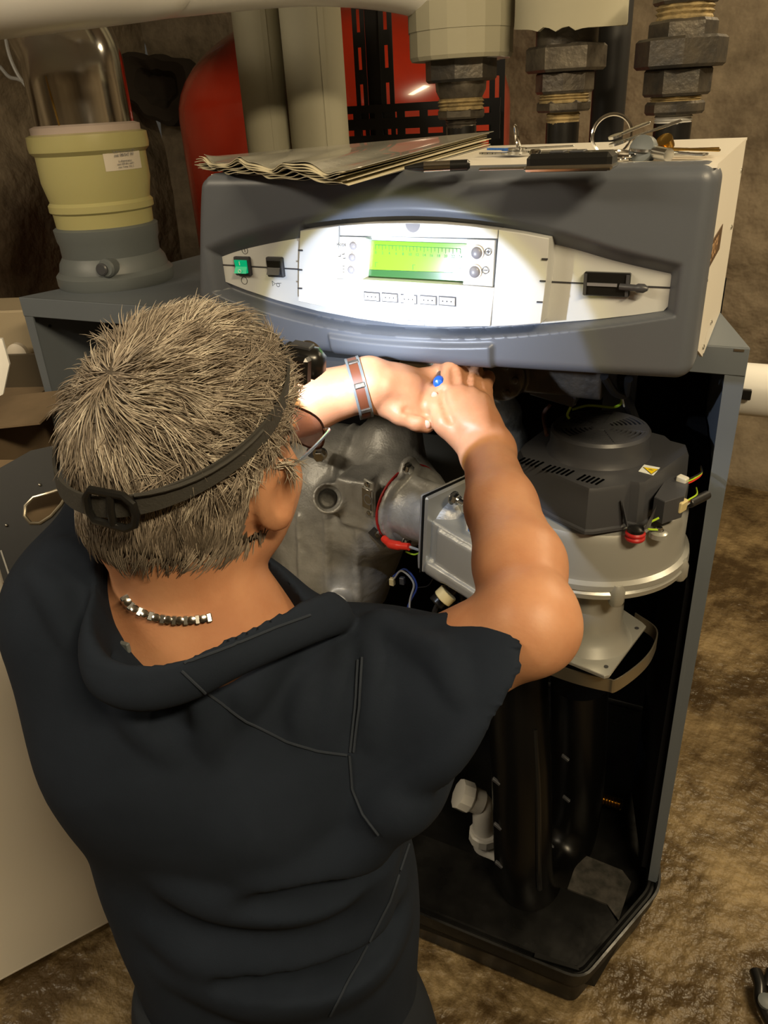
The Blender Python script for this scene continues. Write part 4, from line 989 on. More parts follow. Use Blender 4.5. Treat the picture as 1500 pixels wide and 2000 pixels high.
# black slotted-angle rack
rack = thing('slotted_rack', 'black slotted-angle steel rack standing in front of the red vessel', 'rack', (atY(740, 200, 1.85)[0], 1.85, 0))
def slotted(p0, p1, nrm, wd, name, parent, pitch=.05, slot=.03, sw=.010, off=0.0, th=.003, cols=(0.0,)):
    p0, p1 = np.array(p0, float), np.array(p1, float); t = unit(p1 - p0); n_ = unit(nrm); s2 = np.cross(t, n_); L = np.linalg.norm(p1 - p0); mb = MB(); R = np.stack([t, s2, n_], 1)
    edges = sorted(cols); lo = -wd / 2
    for c_ in edges:
        hi = c_ - sw / 2
        mb.box((p0 + p1) / 2 + s2 * (lo + hi) / 2, (L, hi - lo, th), R=R); lo = c_ + sw / 2
    mb.box((p0 + p1) / 2 + s2 * (lo + wd / 2) / 2, (L, wd / 2 - lo, th), R=R)
    for c_ in edges:
        k = off
        while k < L:
            a, b = k, min(k + pitch - slot, L); mb.box(p0 + t * (a + b) / 2 + s2 * c_, (b - a, sw, th), R=R); k += pitch
    return mb.build(name, m_slot, parent, False)
yr = 1.85
for (px, wpx, ya) in ((706, 24, 1.85), (757, 26, 1.85), (971, 30, 1.92)):
    p = atY(px, 160, ya); wd = 2 * rad(p, wpx); slotted((p[0], ya, .0), (p[0], ya, RH - .3), (.15, -1, 0), wd, 'upright', rack, .075, .045, wd * .28, .02)
for px in (731,):
    p = atY(px, 160, 1.86); MB().box((p[0], 1.87, 1.0), (.035, .02, 1.98)).build('upright_web', m_slot, rack)
for (za, zb2) in ((206, 282),):
    pa = atY(700, (za + zb2) / 2, 1.84); pb = atY(960, (za + zb2) / 2, 1.84); wd = abs(atY(800, za, 1.84)[2] - atY(800, zb2, 1.84)[2])
    slotted((pa[0] - .03, 1.84, pa[2]), (pb[0] + .02, 1.84, pa[2]), (0, -1, 0), wd, 'cross_beam', rack, .058, .038, .012, .018, cols=(-wd * .22, wd * .22))
for z in (.55,):
    MB().box((pa[0] + .2, 1.92, z), (.6, .12, .02)).build('shelf', m_slot, rack)
# dark round opening in the wall behind the flue
wb = atY(310, 170, 3.0)
_ax = unit(V(.35, -1, 0)); _u = unit(np.cross(_ax, V(0, 0, 1))); _rr = [.155 * (1 + .16 * math.sin(2 * a + 1) + .10 * math.sin(3 * a) + .06 * math.sin(7 * a + 2)) for a in np.linspace(0, 2 * math.pi, 40, endpoint=False)]
_vs = [wb + _ax * dz + (_u * math.cos(2 * math.pi * k / 40) + V(0, 0, 1) * math.sin(2 * math.pi * k / 40)) * _rr[k] * f for f, dz in ((1, -.06), (.97, .03), (.85, .045), (.55, .02), (.35, -.05)) for k in range(40)]
tag(MB().add(_vs, [(i * 40 + k, i * 40 + (k + 1) % 40, (i + 1) * 40 + (k + 1) % 40, (i + 1) * 40 + k) for i in range(4) for k in range(40)] + [tuple(160 + k for k in range(40))]).build('wall_opening', mat('dark_cement', (.045, .036, .028), .95, bump=.8, bscale=30)), 'dark round opening in the wall between flue and vessel', 'opening')
# flue: grey boot, yellowish socket, polished pipe
FX, FY = -1.205, 1.20
def fz(py, px): return atY(px, py, FY)[2]
def fr(px0, px1, py): return rad(V(FX, FY, fz(py, (px0 + px1) / 2)), px1 - px0)
base = thing('flue_adapter', 'grey plastic flue boot with a round test plug on the boiler top', 'flue', (FX, FY, ZT))
r_ = fr(120, 338, 550)
MB().lathe(V(FX, FY, 0), [(r_ * .98, ZT), (r_, ZT + .006), (r_, ZT + .022), (r_ * .95, ZT + .028), (r_ * .93, ZT + .030), (r_ * .90, ZT + .045), (r_ * .80, ZT + .062), (fr(125, 305, 500), fz(518, 225)), (fr(125, 305, 500) * 1.015, fz(514, 225)), (fr(118, 303, 480), fz(470, 215)), (fr(108, 300, 450), fz(462, 205)), (fr(106, 302, 450), fz(440, 205)), (fr(106, 302, 450) * .93, fz(436, 205))], 56).build('boot', m_grey, base)
tp = atY(197, 527, FY - r_ * .86)
MB().lathe(tp + V(0, .03, 0), [(.017, 0), (.017, .022), (.014, .026)], 24, (.25, -1, .05)).build('port', m_grey, base)
MB().lathe(tp + V(0, .006, 0), [(.0115, 0), (.0115, .006), (.009, .008)], 24, (.25, -1, .05)).build('test_plug', m_dark, base)
_R = fr(125, 305, 500) * 1.012
MB().tube([V(FX + _R * .45, FY - _R * .89, fz(500, 215)), V(FX + _R * .40, FY - _R * .915, fz(470, 205)), V(FX + _R * .38, FY - _R * .925, fz(446, 200))], .0008, 6).build('mould_line', m_sticker, base)
sock = thing('flue_socket', 'yellowish translucent plastic flue socket carrying a small white sticker', 'flue', (FX, FY, fz(438, 205)))
ra, rb_ = fr(78, 284, 330), fr(98, 288, 400)
MB().lathe(V(FX, FY, 0), [(fr(110, 292, 430), fz(442, 202)), (fr(104, 290, 410), fz(410, 198)), (rb_ * 1.035, fz(406, 196)), (rb_ * 1.035, fz(394, 194)), (rb_ * .985, fz(388, 193)), (ra, fz(350, 185)), (ra * 1.0, fz(300, 172)), (fr(48, 273, 275), fz(292, 165)), (fr(48, 273, 275) * 1.01, fz(282, 162)), (fr(48, 273, 275), fz(262, 160)), (fr(58, 262, 250), fz(258, 160))], 56).build('socket_body', m_yellow, sock)
MB().lathe(V(FX, FY, 0), [(fr(58, 264, 250), fz(262, 160)), (fr(58, 264, 250), fz(246, 158)), (fr(64, 250, 250), fz(242, 158))], 56).build('seal_ring', mat('pink_grey_seal', (.42, .34, .30), .6), sock)
# curved sticker
sa, sb = [], []
an0 = math.atan2(atY(212, 308, FY - .08)[1] - FY, -.0) ; c_s = V(FX, FY, 0)
zt_, zb3 = fz(283, 240), fz(330, 240); vs = []
A0, A1 = math.radians(-34), math.radians(12)
for k in range(9):
    an = A0 + (A1 - A0) * k / 8
    for z, rr_ in ((zt_, ra * 1.012), (zb3, ra * 1.006)): vs.append((FX + rr_ * math.cos(an), FY + rr_ * math.sin(an), z))
stk = MB().add(vs, [(2 * k, 2 * k + 1, 2 * k + 3, 2 * k + 2) for k in range(8)]).build('sticker', m_sticker, sock, True, 180)
am = math.radians(-12); tr = V(-math.sin(am), math.cos(am), 0); rn = V(math.cos(am), math.sin(am), 0)
for body, dz, sz in (('Centrotherm', .2, .0085), ('mit 08/047 PP', .38, .0075), ('fu Abgasstutzen', .62, .0045), ('nach DIN EN 14471', .74, .0045), ('max. Temp. 120 C', .86, .0045)):
    text('sticker_lettering', body, V(FX, FY, 0) + rn * (ra * 1.012 + .002) + V(0, 0, zt_ + (zb3 - zt_) * dz), tr, V(0, 0, 1), sz, m_button, stk, .0001, 'CENTER')
chp = thing('flue_pipe', 'polished stainless steel flue elbow rising from the yellowish socket', 'flue', (FX, FY, fz(245, 155)))
rc = fr(62, 248, 235)
p_ = [V(FX, FY, fz(246, 155) - .02), V(FX, FY, fz(190, 140)), V(FX, FY, fz(150, 135)), V(FX - .004, FY + .004, fz(110, 120)), V(FX - .03, FY + .012, fz(80, 120) + .02), V(FX - .10, FY + .04, fz(80, 120) + .13), V(FX - .22, FY + .10, fz(80, 120) + .22), V(FX - .50, FY + .2, fz(80, 120) + .28), V(FX - 1.45, FY + .3, fz(80, 120) + .3)]
MB().tube(smooth_path(p_, 6), rc, 48).build('elbow', m_chrome, chp, True, 60)
MB().tube([V(FX + rc * .28, FY - rc * .97, fz(243, 160)), V(FX + rc * .25, FY - rc * .98, fz(200, 150)), V(FX + rc * .22, FY - rc * .97, fz(150, 150))], .0014, 6).build('weld_seam', m_brass, chp)
# thin cables at far left behind the flue
for k, (pts, lab) in enumerate(((((8, 20), (14, 90), (32, 140), (60, 180)), 'thin white cable hanging left of the flue, uppermost'), (((0, 130), (18, 150), (36, 155), (60, 165)), 'thin white cable curving behind the flue, lower'))):
    tag(MB().tube(smooth_path([atY(a, b, 1.7) for a, b in pts], 6), .005, 8).build('cable', m_greywire), lab, 'cable')
# pipe low on the right behind the boiler
pr_ = atY(1480, 762, 1.75)
t = thing('wall_pipe', 'pale insulated pipe running low along the wall at the right', 'pipe', (pr_[0] + .6, 1.75, 0))
rpp = rad(pr_, 102)
MB().cyl((pr_[0] - .8, 1.75, pr_[2]), (RX1 + .02, 1.75, pr_[2] + .0), rpp, n=32).build('pipe_jacket', m_whitepipe, t)
MB().box(atY(1452, 770, 1.68), (.03, .012, .022), bev=.002).build('clip', m_black, t)
for x in (.5, 1.4): MB().box((x, 1.75, pr_[2] / 2 - rpp / 2), (.04, .04, pr_[2] - rpp)).build('support', m_iron, t)
# hose nozzle lying on the floor at lower right
pz = atZ(1488, 1960, .03)
t = thing('cable_clamp', 'black plastic clamp with grey screw lying on the floor at the lower right', 'clamp', tuple(pz))
MB().tube(smooth_path([pz + V(-.012, .055, -.002), pz + V(-.004, .03, .0), pz + V(.0, .0, -.002), pz + V(.03, -.04, -.004), pz + V(.06, -.06, -.01)], 6), .011, 12).build('jaw', m_black, t)
MB().tube([pz + V(.012, .065, 0), pz + V(.006, .03, .0)], .009, 12).build('jaw', m_black, t)
MB().lathe(pz + V(.006, .0, .006), [(.014, 0), (.014, .006), (.008, .008)], 16).build('screw', m_grey, t)

# ------------------------------------------------------------------ things lying on the boiler top (z of the sheet: 1.337)
ZB = 1.337
stack = thing('document_folder', 'wavy stack of papers in a plastic cover lying on the boiler top', 'documents', tuple(atZ(640, 310, ZB)))
c4 = [atZ(388, 331, ZB), atZ(640, 351, ZB), atZ(700, 338, ZB), atZ(955, 275, ZB)]
A_, B_, C_, D_ = V(-.735, .90, 0), V(-.415, .775, 0), V(-.47, 1.39, 0), V(-.80, 1.06, 0)
A_, B_ = atZ(388, 328, ZB + .004), atZ(672, 346, ZB + .008); D_ = atZ(420, 318, ZB + .006); C_ = atZ(955, 275, ZB + .008)
for k in range(9):
    nu, nv = 60, 10; zoff = ZB + .0016 + .0011 * k; vs = []
    sh = V(*(RNG.uniform(-.006, .006, 2)), 0)
    for i in range(nu):
        for j in range(nv):
            uu, vv = i / (nu - 1), j / (nv - 1)
            p = (1 - vv) * ((1 - uu) * A_ + uu * B_) + vv * ((1 - uu) * D_ + uu * C_); p = p + sh
            wv = .0042 * (math.sin(uu * 17 + k * .25) * (1 - vv) ** 1.5) * (k / 8 * .7 + .3) + .0012 * math.sin(uu * 40 + k) * (1 - vv) ** 3
            vs.append((p[0], p[1] - .004 * math.sin(uu * 23 + k * .6) * (1 - vv), max(zoff + wv + .004 * (k / 8), ZB + .0008) + .006 * uu * vv * k / 8))
    n1 = len(vs); vs += [(x, y, z - .0006) for x, y, z in vs]
    fs = []
    for i in range(nu - 1):
        for j in range(nv - 1):
            a = i * nv + j; fs += [(a, a + nv, a + nv + 1, a + 1), (n1 + a, n1 + a + 1, n1 + a + nv + 1, n1 + a + nv)]
    for i in range(nu - 1):
        for a, b in ((i * nv, (i + 1) * nv), (i * nv + nv - 1, (i + 1) * nv + nv - 1)): fs.append((a, b, n1 + b, n1 + a))
    for j in range(nv - 1):
        for a, b in ((j, j + 1), ((nu - 1) * nv + j, (nu - 1) * nv + j + 1)): fs.append((a, b, n1 + b, n1 + a))
    mt = mat('plastic_cover', (.36, .35, .30), .22, coat=.6, bump=.3, bscale=25, bdist=.004) if k in (0, 8) else (mat('yellowed_paper', (.55, .50, .36), .7) if k == 1 else mt_pap)
    if k in (0, 1): mt_pap = bpy.data.materials.get('yellowed_paper') or mt
    MB().add(vs, fs).build('cover_sheet' if k in (0, 8) else 'paper_sheet', mt, stack, True, 60)
pp0, pp1 = atZ(790, 328, ZB + .006), atZ(918, 322, ZB + .006)
t = thing('pen', 'black ballpoint pen with pale barrel lying at the fascia edge', 'pen', tuple((pp0 + pp1) / 2))
d = unit(pp1 - pp0); L = np.linalg.norm(pp1 - pp0)
MB().lathe(pp0, [(.0015, 0), (.004, .012), (.0050, .02), (.0050, L * .3)], 16, d).build('tip', m_black, t)
MB().lathe(pp0 + d * L * .3, [(.0052, 0), (.0052, L * .4)], 16, d).build('barrel', m_chrome, t)
MB().lathe(pp0 + d * L * .7, [(.0052, 0), (.0052, L * .26), (.003, L * .30)], 16, d).build('cap', m_black, t)
def key(mb_p, p, az, Lh, mt, parent, head=.011, zt=.0, tooth=True, hmt=None):
    d = V(math.cos(az), math.sin(az), zt); d = unit(d); s2 = unit(V(-d[1], d[0], 0)); up_ = np.cross(d, s2)
    R = np.stack([d, s2, up_], 1)
    k_ = MB(); k_.box(p + d * (head + Lh / 2), (Lh, .0065, .0022), R=R, bev=.0004)
    if tooth:
        for j in range(6): k_.box(p + d * (head + Lh * (.3 + .11 * j)) + s2 * (.0035 + .001 * (j % 2)), (.0025, .002, .002), R=R)
    k_.lathe(p - up_ * .0013, [(head, 0), (head, .0026)], 18, up_)
    return k_.build('key', hmt or mt, parent, True, 30)
def ringobj(p, r, R_n, parent, tr=.0013, nm='split_ring', mt=None):
    n_ = unit(R_n); a = unit(np.cross(n_, V(0, 0, 1) if abs(n_[2]) < .9 else V(1, 0, 0))); b = np.cross(n_, a)
    return MB().tube([p + r * (a * math.cos(t_) + b * math.sin(t_)) for t_ in np.linspace(0, 2 * math.pi, 36, endpoint=False)], tr, 8, closed=True).build(nm, mt or m_chrome, parent)
# small bunch
k0 = atZ(1010, 298, ZB + .004); kb = thing('small_key_bunch', 'small bunch of keys with a blue-headed key beside the papers', 'keys', tuple(k0))
ringobj(k0 + V(0, .0, .014), .016, (.9, .4, .2), kb)
m_bluecap = mat('blue_key_cap', (.03, .14, .5), .4)
key(None, k0 + V(.0, .0, .004), math.radians(20), .055, m_brass, kb, hmt=m_zinc); key(None, k0 + V(-.005, -.01, 0), math.radians(160), .035, m_zinc, kb)
key(None, k0 + V(-.012, .015, .003), math.radians(150), .030, m_bluecap, kb, .012); key(None, k0 + V(.005, -.012, .001), math.radians(8), .055, m_zinc, kb, .013)
# car key and its ring of keys
f0 = atZ(1108, 317, ZB + .008); fb = thing('car_key', 'black folding car key fob with chrome edge on the boiler top', 'key', tuple(f0))
a_f = math.radians(2); Rf = np.stack([V(math.cos(a_f), math.sin(a_f), 0), V(-math.sin(a_f), math.cos(a_f), 0), V(0, 0, 1)], 1)
MB().box(f0 + V(.004, 0, .001), (.076, .036, .0155), R=Rf, bev=.004).build('fob_shell', m_black, fb)
MB().box(f0 + V(.004, -.001, -.0035), (.079, .038, .005), R=Rf, bev=.002).build('fob_trim', m_chrome, fb)
MB().lathe(f0 + V(-.028, -.008, .008), [(.0055, 0), (.0055, .003), (.004, .004)], 16).build('release_button', m_chrome, fb)
for dx in (-.008, .01): MB().box(f0 + V(dx, -.002, .0092), (.013, .018, .002), R=Rf, bev=.0008).build('fob_button', m_dark, fb)
MB().box(f0 + V(-.060, .012, -.005), (.055, .009, .002), R=np.stack([unit(V(1, .12, 0)), unit(V(-.12, 1, 0)), V(0, 0, 1)], 1), bev=.0005).build('key_blade', m_zinc, fb)
b0 = atZ(1193, 306, ZB + .004); bk = thing('large_key_bunch', 'large bunch of keys on split rings at the right of the boiler top', 'keys', tuple(b0))
ringobj(atZ(1192, 303, ZB) + V(0, 0, .020), .021, (.25, -1, .15), bk, .002)
ringobj(b0 + V(.006, -.012, -.001), .014, (.05, .05, 1), bk, .0018); ringobj(b0 + V(.012, -.008, .003), .013, (.1, -.1, 1), bk, .0018); ringobj(b0 + V(.002, -.02, -.002), .014, (0, .05, 1), bk, .0018)
key(None, b0 + V(.004, .01, .012), math.radians(25), .055, m_zinc, bk, .009, .28); key(None, b0 + V(.0, .015, .018), math.radians(35), .030, m_zinc, bk, .007, .3)
key(None, b0 + V(.036, .015, .006), math.radians(-5), .055, m_brass, bk, .012, -.05); key(None, b0 + V(.038, .028, .003), math.radians(3), .05, m_brass, bk, .012)
key(None, b0 + V(.032, -.005, .006), math.radians(-18), .050, m_zinc, bk, .013, -.08); key(None, b0 + V(.03, .0, .002), math.radians(-8), .052, m_zinc, bk, .012, -.02)
MB().lathe(b0 + V(.034, .0, .004), [(.013, 0), (.014, .003), (.013, .011), (.010, .012)], 18, (-.3, -.9, .3)).build('tubular_key_head', m_grey, bk)
MB().lathe(b0 + V(.050, .026, .006), [(.008, 0), (.008, .010)], 16, (-.2, -.6, .7)).build('brass_key_head', m_brass, bk)
MB().cyl(b0 + V(.042, -.008, .004), b0 + V(.060, -.026, .002), .006, n=14).build('tag', m_zinc, bk)

# ------------------------------------------------------------------ things on the left of the man
# white casing panel standing on the floor
p0, p1 = atZ(0, 1915, .005), atZ(215, 1800, .005); dd = unit(p1 - p0); a_, b_ = p0 - dd * .35, p0 + dd * .36
tilt = V(dd[1], -dd[0], 0) * -.10
hh = .80
lean = unit(np.cross(V(0, 0, 1), dd)) * .08
wp = thing('casing_panel', 'large white sheet-metal casing panel standing on the floor left of the man', 'panel', tuple((a_ + b_) / 2))
poly = [a_, b_, b_ + lean + V(0, 0, hh), a_ + lean + V(0, 0, hh)]
nm_ = unit(np.cross(dd, V(0, 0, 1) * hh + lean))
MB().prism(poly, nm_ * -.003, .0).build('sheet', m_white, wp, False)
MB().prism([a_, b_, b_ - nm_ * .04, a_ - nm_ * .04], (0, 0, .003)).build('folded_edge', m_white, wp, False)
# dark casing part with a slotted grip, resting on cardboard further back
g0 = atD(95, 1000, 1.28); g1 = atD(0, 1030, 1.22); 
cn = unit(CAM - g0); ux = unit(np.cross(V(0, 0, 1), cn)); ux = unit(ux + V(0, 0, -.25)); uy = unit(np.cross(cn, ux))
def onp(px, py, base=g0, n_=None):
    n_ = nn_; r = _ray(px, py); return CAM + r * (((base - CAM) @ n_) / (r @ n_))
nn_ = unit(V(.35, -.75, .56))
dk = thing('dark_casing_part', 'black metal casing part with an oval grip hole, propped left of the man', 'panel', tuple(g0))
def plate(px_list, th=.003): return [onp(a, b) for a, b in px_list], -nn_ * th
# plate with a real hole: quad ring between outline and slot
slot_px = [(96, 962), (118, 955), (133, 962), (120, 985), (100, 1008), (78, 1022), (60, 1022), (48, 1008), (50, 988), (66, 972)]
out_px = [(60, 880), (150, 860), (230, 880), (230, 980), (215, 1100), (90, 1185), (20, 1180), (-30, 1010), (-40, 985), (-20, 925)]
sv = [onp(*q_) for q_ in slot_px]; ovv = [onp(*q_) for q_ in out_px]
order = [0, 1, 2, 3, 4, 5, 6, 7, 8, 9]
vs = ovv + sv + [p - nn_ * .003 for p in ovv] + [p - nn_ * .003 for p in sv]
fs = [(k, (k + 1) % 10, 10 + (k + 1) % 10, 10 + k) for k in range(10)] + [(20 + k, 30 + k, 30 + (k + 1) % 10, 20 + (k + 1) % 10) for k in range(10)] + [(k, 20 + k, 20 + (k + 1) % 10, (k + 1) % 10) for k in range(10)]
MB().add(vs, fs).build('plate', mat('satin_black_sheet', (.008, .008, .008), .5, spec=.3), dk, False)
MB().tube(sv, .0028, 8, closed=True).build('slot_rim', m_strap, dk)
MB().tube([onp(2, 1075), onp(32, 1165)], .0015, 6).build('fold_line', m_greywire, dk)
for a, b in ((78, 947), (13, 1026)): MB().ball(onp(a, b) + nn_ * .001, .0025, 10, 8).build('rivet', m_zinc, dk)
MB().box(onp(100, 1000) - nn_ * .12, (.25, .01, .2), R=np.stack([ux, -nn_, uy], 1)).build('inner_sheet', m_card, dk, False)
# cardboard box behind it, white duct end above, pale panel
cb = thing('cardboard_box', 'brown cardboard box behind the black casing part at the left edge', 'box', tuple(atD(60, 860, 1.55)))
q0 = atD(50, 850, 1.6)
MB().box(q0 + V(-.36, .0, -.12), (.50, .30, .25), R=np.stack([unit(V(1, .35, 0)), unit(V(-.35, 1, 0)), V(0, 0, 1)], 1), bev=.002).build('carton', m_card, cb)
MB().box(q0 + V(-.20, .0, .012), (.46, .15, .004), R=np.stack([unit(V(1, .35, .1)), unit(V(-.35, 1, .1)), unit(V(-.1, -.1, 1))], 1)).build('flap', m_card, cb)
MB().box(q0 + V(-.26, -.12, .020), (.22, .05, .002), R=np.stack([unit(V(1, .55, .05)), unit(V(-.55, 1, 0)), unit(V(-.05, 0, 1))], 1)).build('loose_paper', m_sticker, cb)
lc = thing('electric_box', 'beige wall cabinet with a round knob at the left edge below the flue', 'cabinet', tuple(atD(40, 680, 1.95)))
q0 = atD(10, 690, 1.98)
Rr = np.stack([unit(V(.93, .36, 0)), unit(V(-.36, .93, 0)), V(0, 0, 1)], 1)
MB().box(q0 + V(0, .05, -.02), (.40, .14, .24), R=Rr, bev=.004).build('body', mat('beige_enamel', (.40, .33, .22), .5), lc)
MB().lathe(atD(38, 688, 1.90), [(.022, 0), (.022, .012), (.016, .016)], 24, Rr[:, 1] * -1).build('knob', m_sticker, lc)
MB().box(atD(15, 745, 1.91), (.24, .01, .12), R=Rr).build('lower_door', mat('dark_brown_enamel', (.07, .055, .035), .5), lc)
tag(MB().prism([atD(-30, 660, 1.5), atD(4, 662, 1.5), atD(18, 712, 1.5), atD(6, 770, 1.5), atD(-30, 790, 1.5)], (-.004, .006, 0)).build('folded_sheet', m_whitepipe, None, False), 'pale folded sheet sticking in at the left edge beside the beige cabinet', 'sheet')
# ------------------------------------------------------------------ the man
m_skin = mat('tanned_skin', (0.50, 0.25, 0.135), .5, sss=.12, bump=.25, bscale=350, bdist=.0006, col2=(0.43, 0.195, 0.10), cscale=18)
m_shirt = mat('navy_black_cotton', (0.0085, 0.0125, 0.021), .9, spec=.15, bump=.25, bscale=900, bdist=.0005, col2=(0.012, 0.017, 0.028), cscale=8)
m_seam = mat('faded_seam', (0.024, 0.030, 0.042), .9, spec=.15)
m_jeans = mat('dark_work_trousers', (0.014, 0.017, 0.023), .9, spec=.15, bump=.4, bscale=700, bdist=.0006)
Hc = atD(368, 884, .68)
hf = unit(V(.03, .99, .0)); hr = np.cross(hf, V(0, 0, 1)); hr = unit(hr); hu = np.cross(hr, hf); _ro = math.radians(9); hr, hu = hr * math.cos(_ro) - hu * math.sin(_ro), hu * math.cos(_ro) + hr * math.sin(_ro)
HR = np.stack([hr, hf, hu], 1)
def H(r, f, u): return Hc + HR @ V(r, f, u)
N0 = atD(395, 1185, .735)
Ls, Rs = atD(190, 1198, .80), atD(745, 1370, .77)
Le, Lw = V(-.605, .60, 1.075), atD(722, 752, .885)
Re, Rw = atD(1034, 1215, .665), atD(952, 882, .85)
Tc, Wc, Hp = atD(446, 1450, .82), atD(518, 1720, .95), atD(562, 1990, 1.05)
e = unit(Rs - Ls)
kneeR, kneeL = V(Hp[0] + .085, .53, .075), V(Hp[0] - .13, .53, .075)
hipR, hipL = Hp + e * .075, Hp - e * .075
def torso(s, g, kk=.06):
    for sg in (-1, 1):
        s.cone(Tc + e * .072 * sg, Wc + e * .056 * sg, .100 + g, .088 + g, k=kk); s.cone(Wc + e * .056 * sg, Hp + e * .054 * sg, .088 + g, .090 + g, k=kk)
    s.cone(N0 + V(0, 0, -.03), Tc, .065 + g, .09 + g, k=kk)
    s.cone(N0 + V(0, 0, -.05), Rs, .044 + g, .060 + g, k=kk); s.cone(N0 + V(0, 0, -.035), Ls, .050 + g, .060 + g, k=kk)
    s.cone(Rs, Tc + e * .07, .055 + g, .085 + g, k=kk); s.cone(Ls, Tc - e * .07, .052 + g, .08 + g, k=kk)
s = SDF((-.76, -.10, -.02), (-.03, 1.02, 1.34), .0034)
torso(s, 0)
for a, k_, sx in ((hipR, kneeR, 1), (hipL, kneeL, -1)):
    s.cone(a, k_, .080, .060, k=.04); ank = V(k_[0] - .02 * sx, .14, .055); s.cone(k_, ank, .056, .040, k=.02); s.cone(ank, ank + V(0, -.14, -.01), .038, .028, k=.02)
# neck and head
s.cone(H(0, -.030, -.05), N0 + V(0, 0, -.01), .059, .064, k=.03)
s.ell(H(0, .0, .022), (.077, .098, .090), HR, k=.02)
s.ell(H(0, -.025, -.035), (.066, .068, .055), HR, k=.03)
s.ell(H(0, .040, -.045), (.061, .058, .078), HR, k=.03)
s.ell(H(0, .055, -.090), (.046, .048, .032), HR, k=.03)
s.ell(H(0, .092, -.112), (.020, .018, .018), HR, k=.02)
for sx in (-1, 1):
    s.ell(H(.040 * sx, .074, -.045), (.025, .024, .028), HR, k=.02); s.ell(H(.054 * sx, .035, -.060), (.020, .035, .035), HR, k=.02)
    s.ell(H(.031 * sx, .106, -.012), (.017, .010, .012), HR, k=.012, op='sub')
    s.ell(H(.031 * sx, .088, -.012), (.0125, .0125, .0125), HR, k=.004)
    s.cone(H(.012 * sx, .100, .008), H(.048 * sx, .085, .010), .008, .006, k=.012)
    s.cone(H(.010 * sx, .108, -.050), H(.010 * sx, .104, -.052), .008, k=.008)
    s.cone(H(.052 * sx, .0, -.075), H(.030 * sx, .07, -.105), .012, .012, k=.025)
    # ear
    tilt = HR @ Matrix.Rotation(-.35 * sx, 3, 'Z'); tilt = np.array(tilt) if not isinstance(tilt, np.ndarray) else tilt
    E0 = H(.087 * sx, .006, -.014)
    s.ell(H(.074 * sx, .002, -.02), (.012, .012, .025), HR, k=.008); s.ell(E0, (.0075, .0205, .036), tilt, k=.006)
    s.ell(E0 + hu * -.026 + hf * .006, (.007, .009, .010), tilt, k=.006)
    s.ell(E0 + tilt[:, 0] * sx * .0085 + hf * .003, (.0065, .010, .019), tilt, k=.004, op='sub')
s.chain([H(0, .100, .005), H(0, .122, -.035), H(0, .112, -.048)], [.008, .012, .010], k=.012)
s.cone(H(-.018, .096, -.074), H(.018, .096, -.074), .0065, k=.006); s.cone(H(-.015, .094, -.083), H(.015, .094, -.083), .0065, k=.006)
# arms
s.cone(Rs, Re, .053, .040, k=.018)
Rm = Re + (Rw - Re) * .28 + V(.004, 0, 0)
s.chain([Re, Rm, Re + (Rw - Re) * .62, Rw], [.0345, .040, .034, .0265], k=.015)
s.cone(Re, Re + V(.003, -.003, -.005), .035, k=.02)
s.cone(Ls, Le, .055, .046, k=.02); s.chain([Le, Le + (Lw - Le) * .3, Le + (Lw - Le) * .7, Lw], [.042, .044, .034, .027], k=.015)
# right hand closed round the screwdriver
def P_(t): return atD(*t)
wrR = P_((938, 862, .858))
mcp = [P_((868, 762, .890)), P_((893, 750, .897)), P_((920, 752, .905)), P_((944, 764, .915))]
for k, m_ in enumerate(mcp):
    s.chain([Rw, wrR + (m_ - wrR) * .25, m_], [.024, .0185, .0130 - .0008 * k], k=.014)
s.ell(P_((892, 812, .882)), (.031, .014, .034), np.stack([unit(mcp[3] - mcp[0]), unit(np.cross(mcp[3] - mcp[0], mcp[1] - wrR)), unit(mcp[1] - wrR)], 1), k=.012)
fing = [[(872, 762, .890), (880, 722, .903), (866, 712, .928), (849, 732, .925)],
        [(893, 750, .897), (898, 714, .920), (880, 712, .950), (866, 732, .955)],
        [(920, 752, .905), (926, 722, .930), (906, 720, .960), (888, 738, .965)],
        [(944, 764, .915), (952, 738, .940), (934, 734, .965), (915, 748, .970)]]
for k, f_ in enumerate(fing):
    r0 = (.0098, .0100, .0095, .0084)[k]; s.chain([P_(q_) for q_ in f_], [r0 * 1.18, r0 * 1.02, r0 * .95, r0 * .85], k=.004)
s.chain([P_((915, 858, .862)), P_((874, 826, .868)), P_((855, 796, .880)), P_((849, 774, .893))], [.019, .0150, .0108, .0092], k=.006)
# left hand holding from below
wl = P_((748, 758, .888))
mcl = [P_((812, 774, .897)), P_((826, 770, .908)), P_((832, 752, .918)), P_((826, 738, .928))]
for k, m_ in enumerate(mcl): s.chain([Lw, wl + (m_ - wl) * .3, m_], [.025, .0185, .0130 - .0007 * k], k=.014)
s.ell(P_((785, 765, .900)), (.036, .018, .036), np.stack([unit(mcl[0] - wl), unit(np.cross(mcl[0] - wl, mcl[3] - mcl[0])), unit(mcl[3] - mcl[0])], 1), k=.012)
fing = [[(812, 774, .897), (842, 784, .915), (862, 784, .945), (862, 770, .960)], [(826, 770, .908), (852, 772, .930), (868, 764, .955), (862, 752, .968)],
        [(832, 752, .918), (858, 750, .940), (868, 744, .965), (858, 738, .975)], [(826, 738, .928), (850, 732, .950), (858, 728, .972), (848, 726, .980)]]
for k, f_ in enumerate(fing):
    r0 = (.0098, .0100, .0095, .0084)[k]; s.chain([P_(q_) for q_ in f_], [r0 * 1.15, r0 * 1.02, r0 * .95, r0 * .85], k=.004)
s.chain([P_((750, 782, .885)), P_((784, 808, .877)), P_((814, 824, .874)), P_((833, 831, .877))], [.019, .0135, .0105, .0092], k=.004)
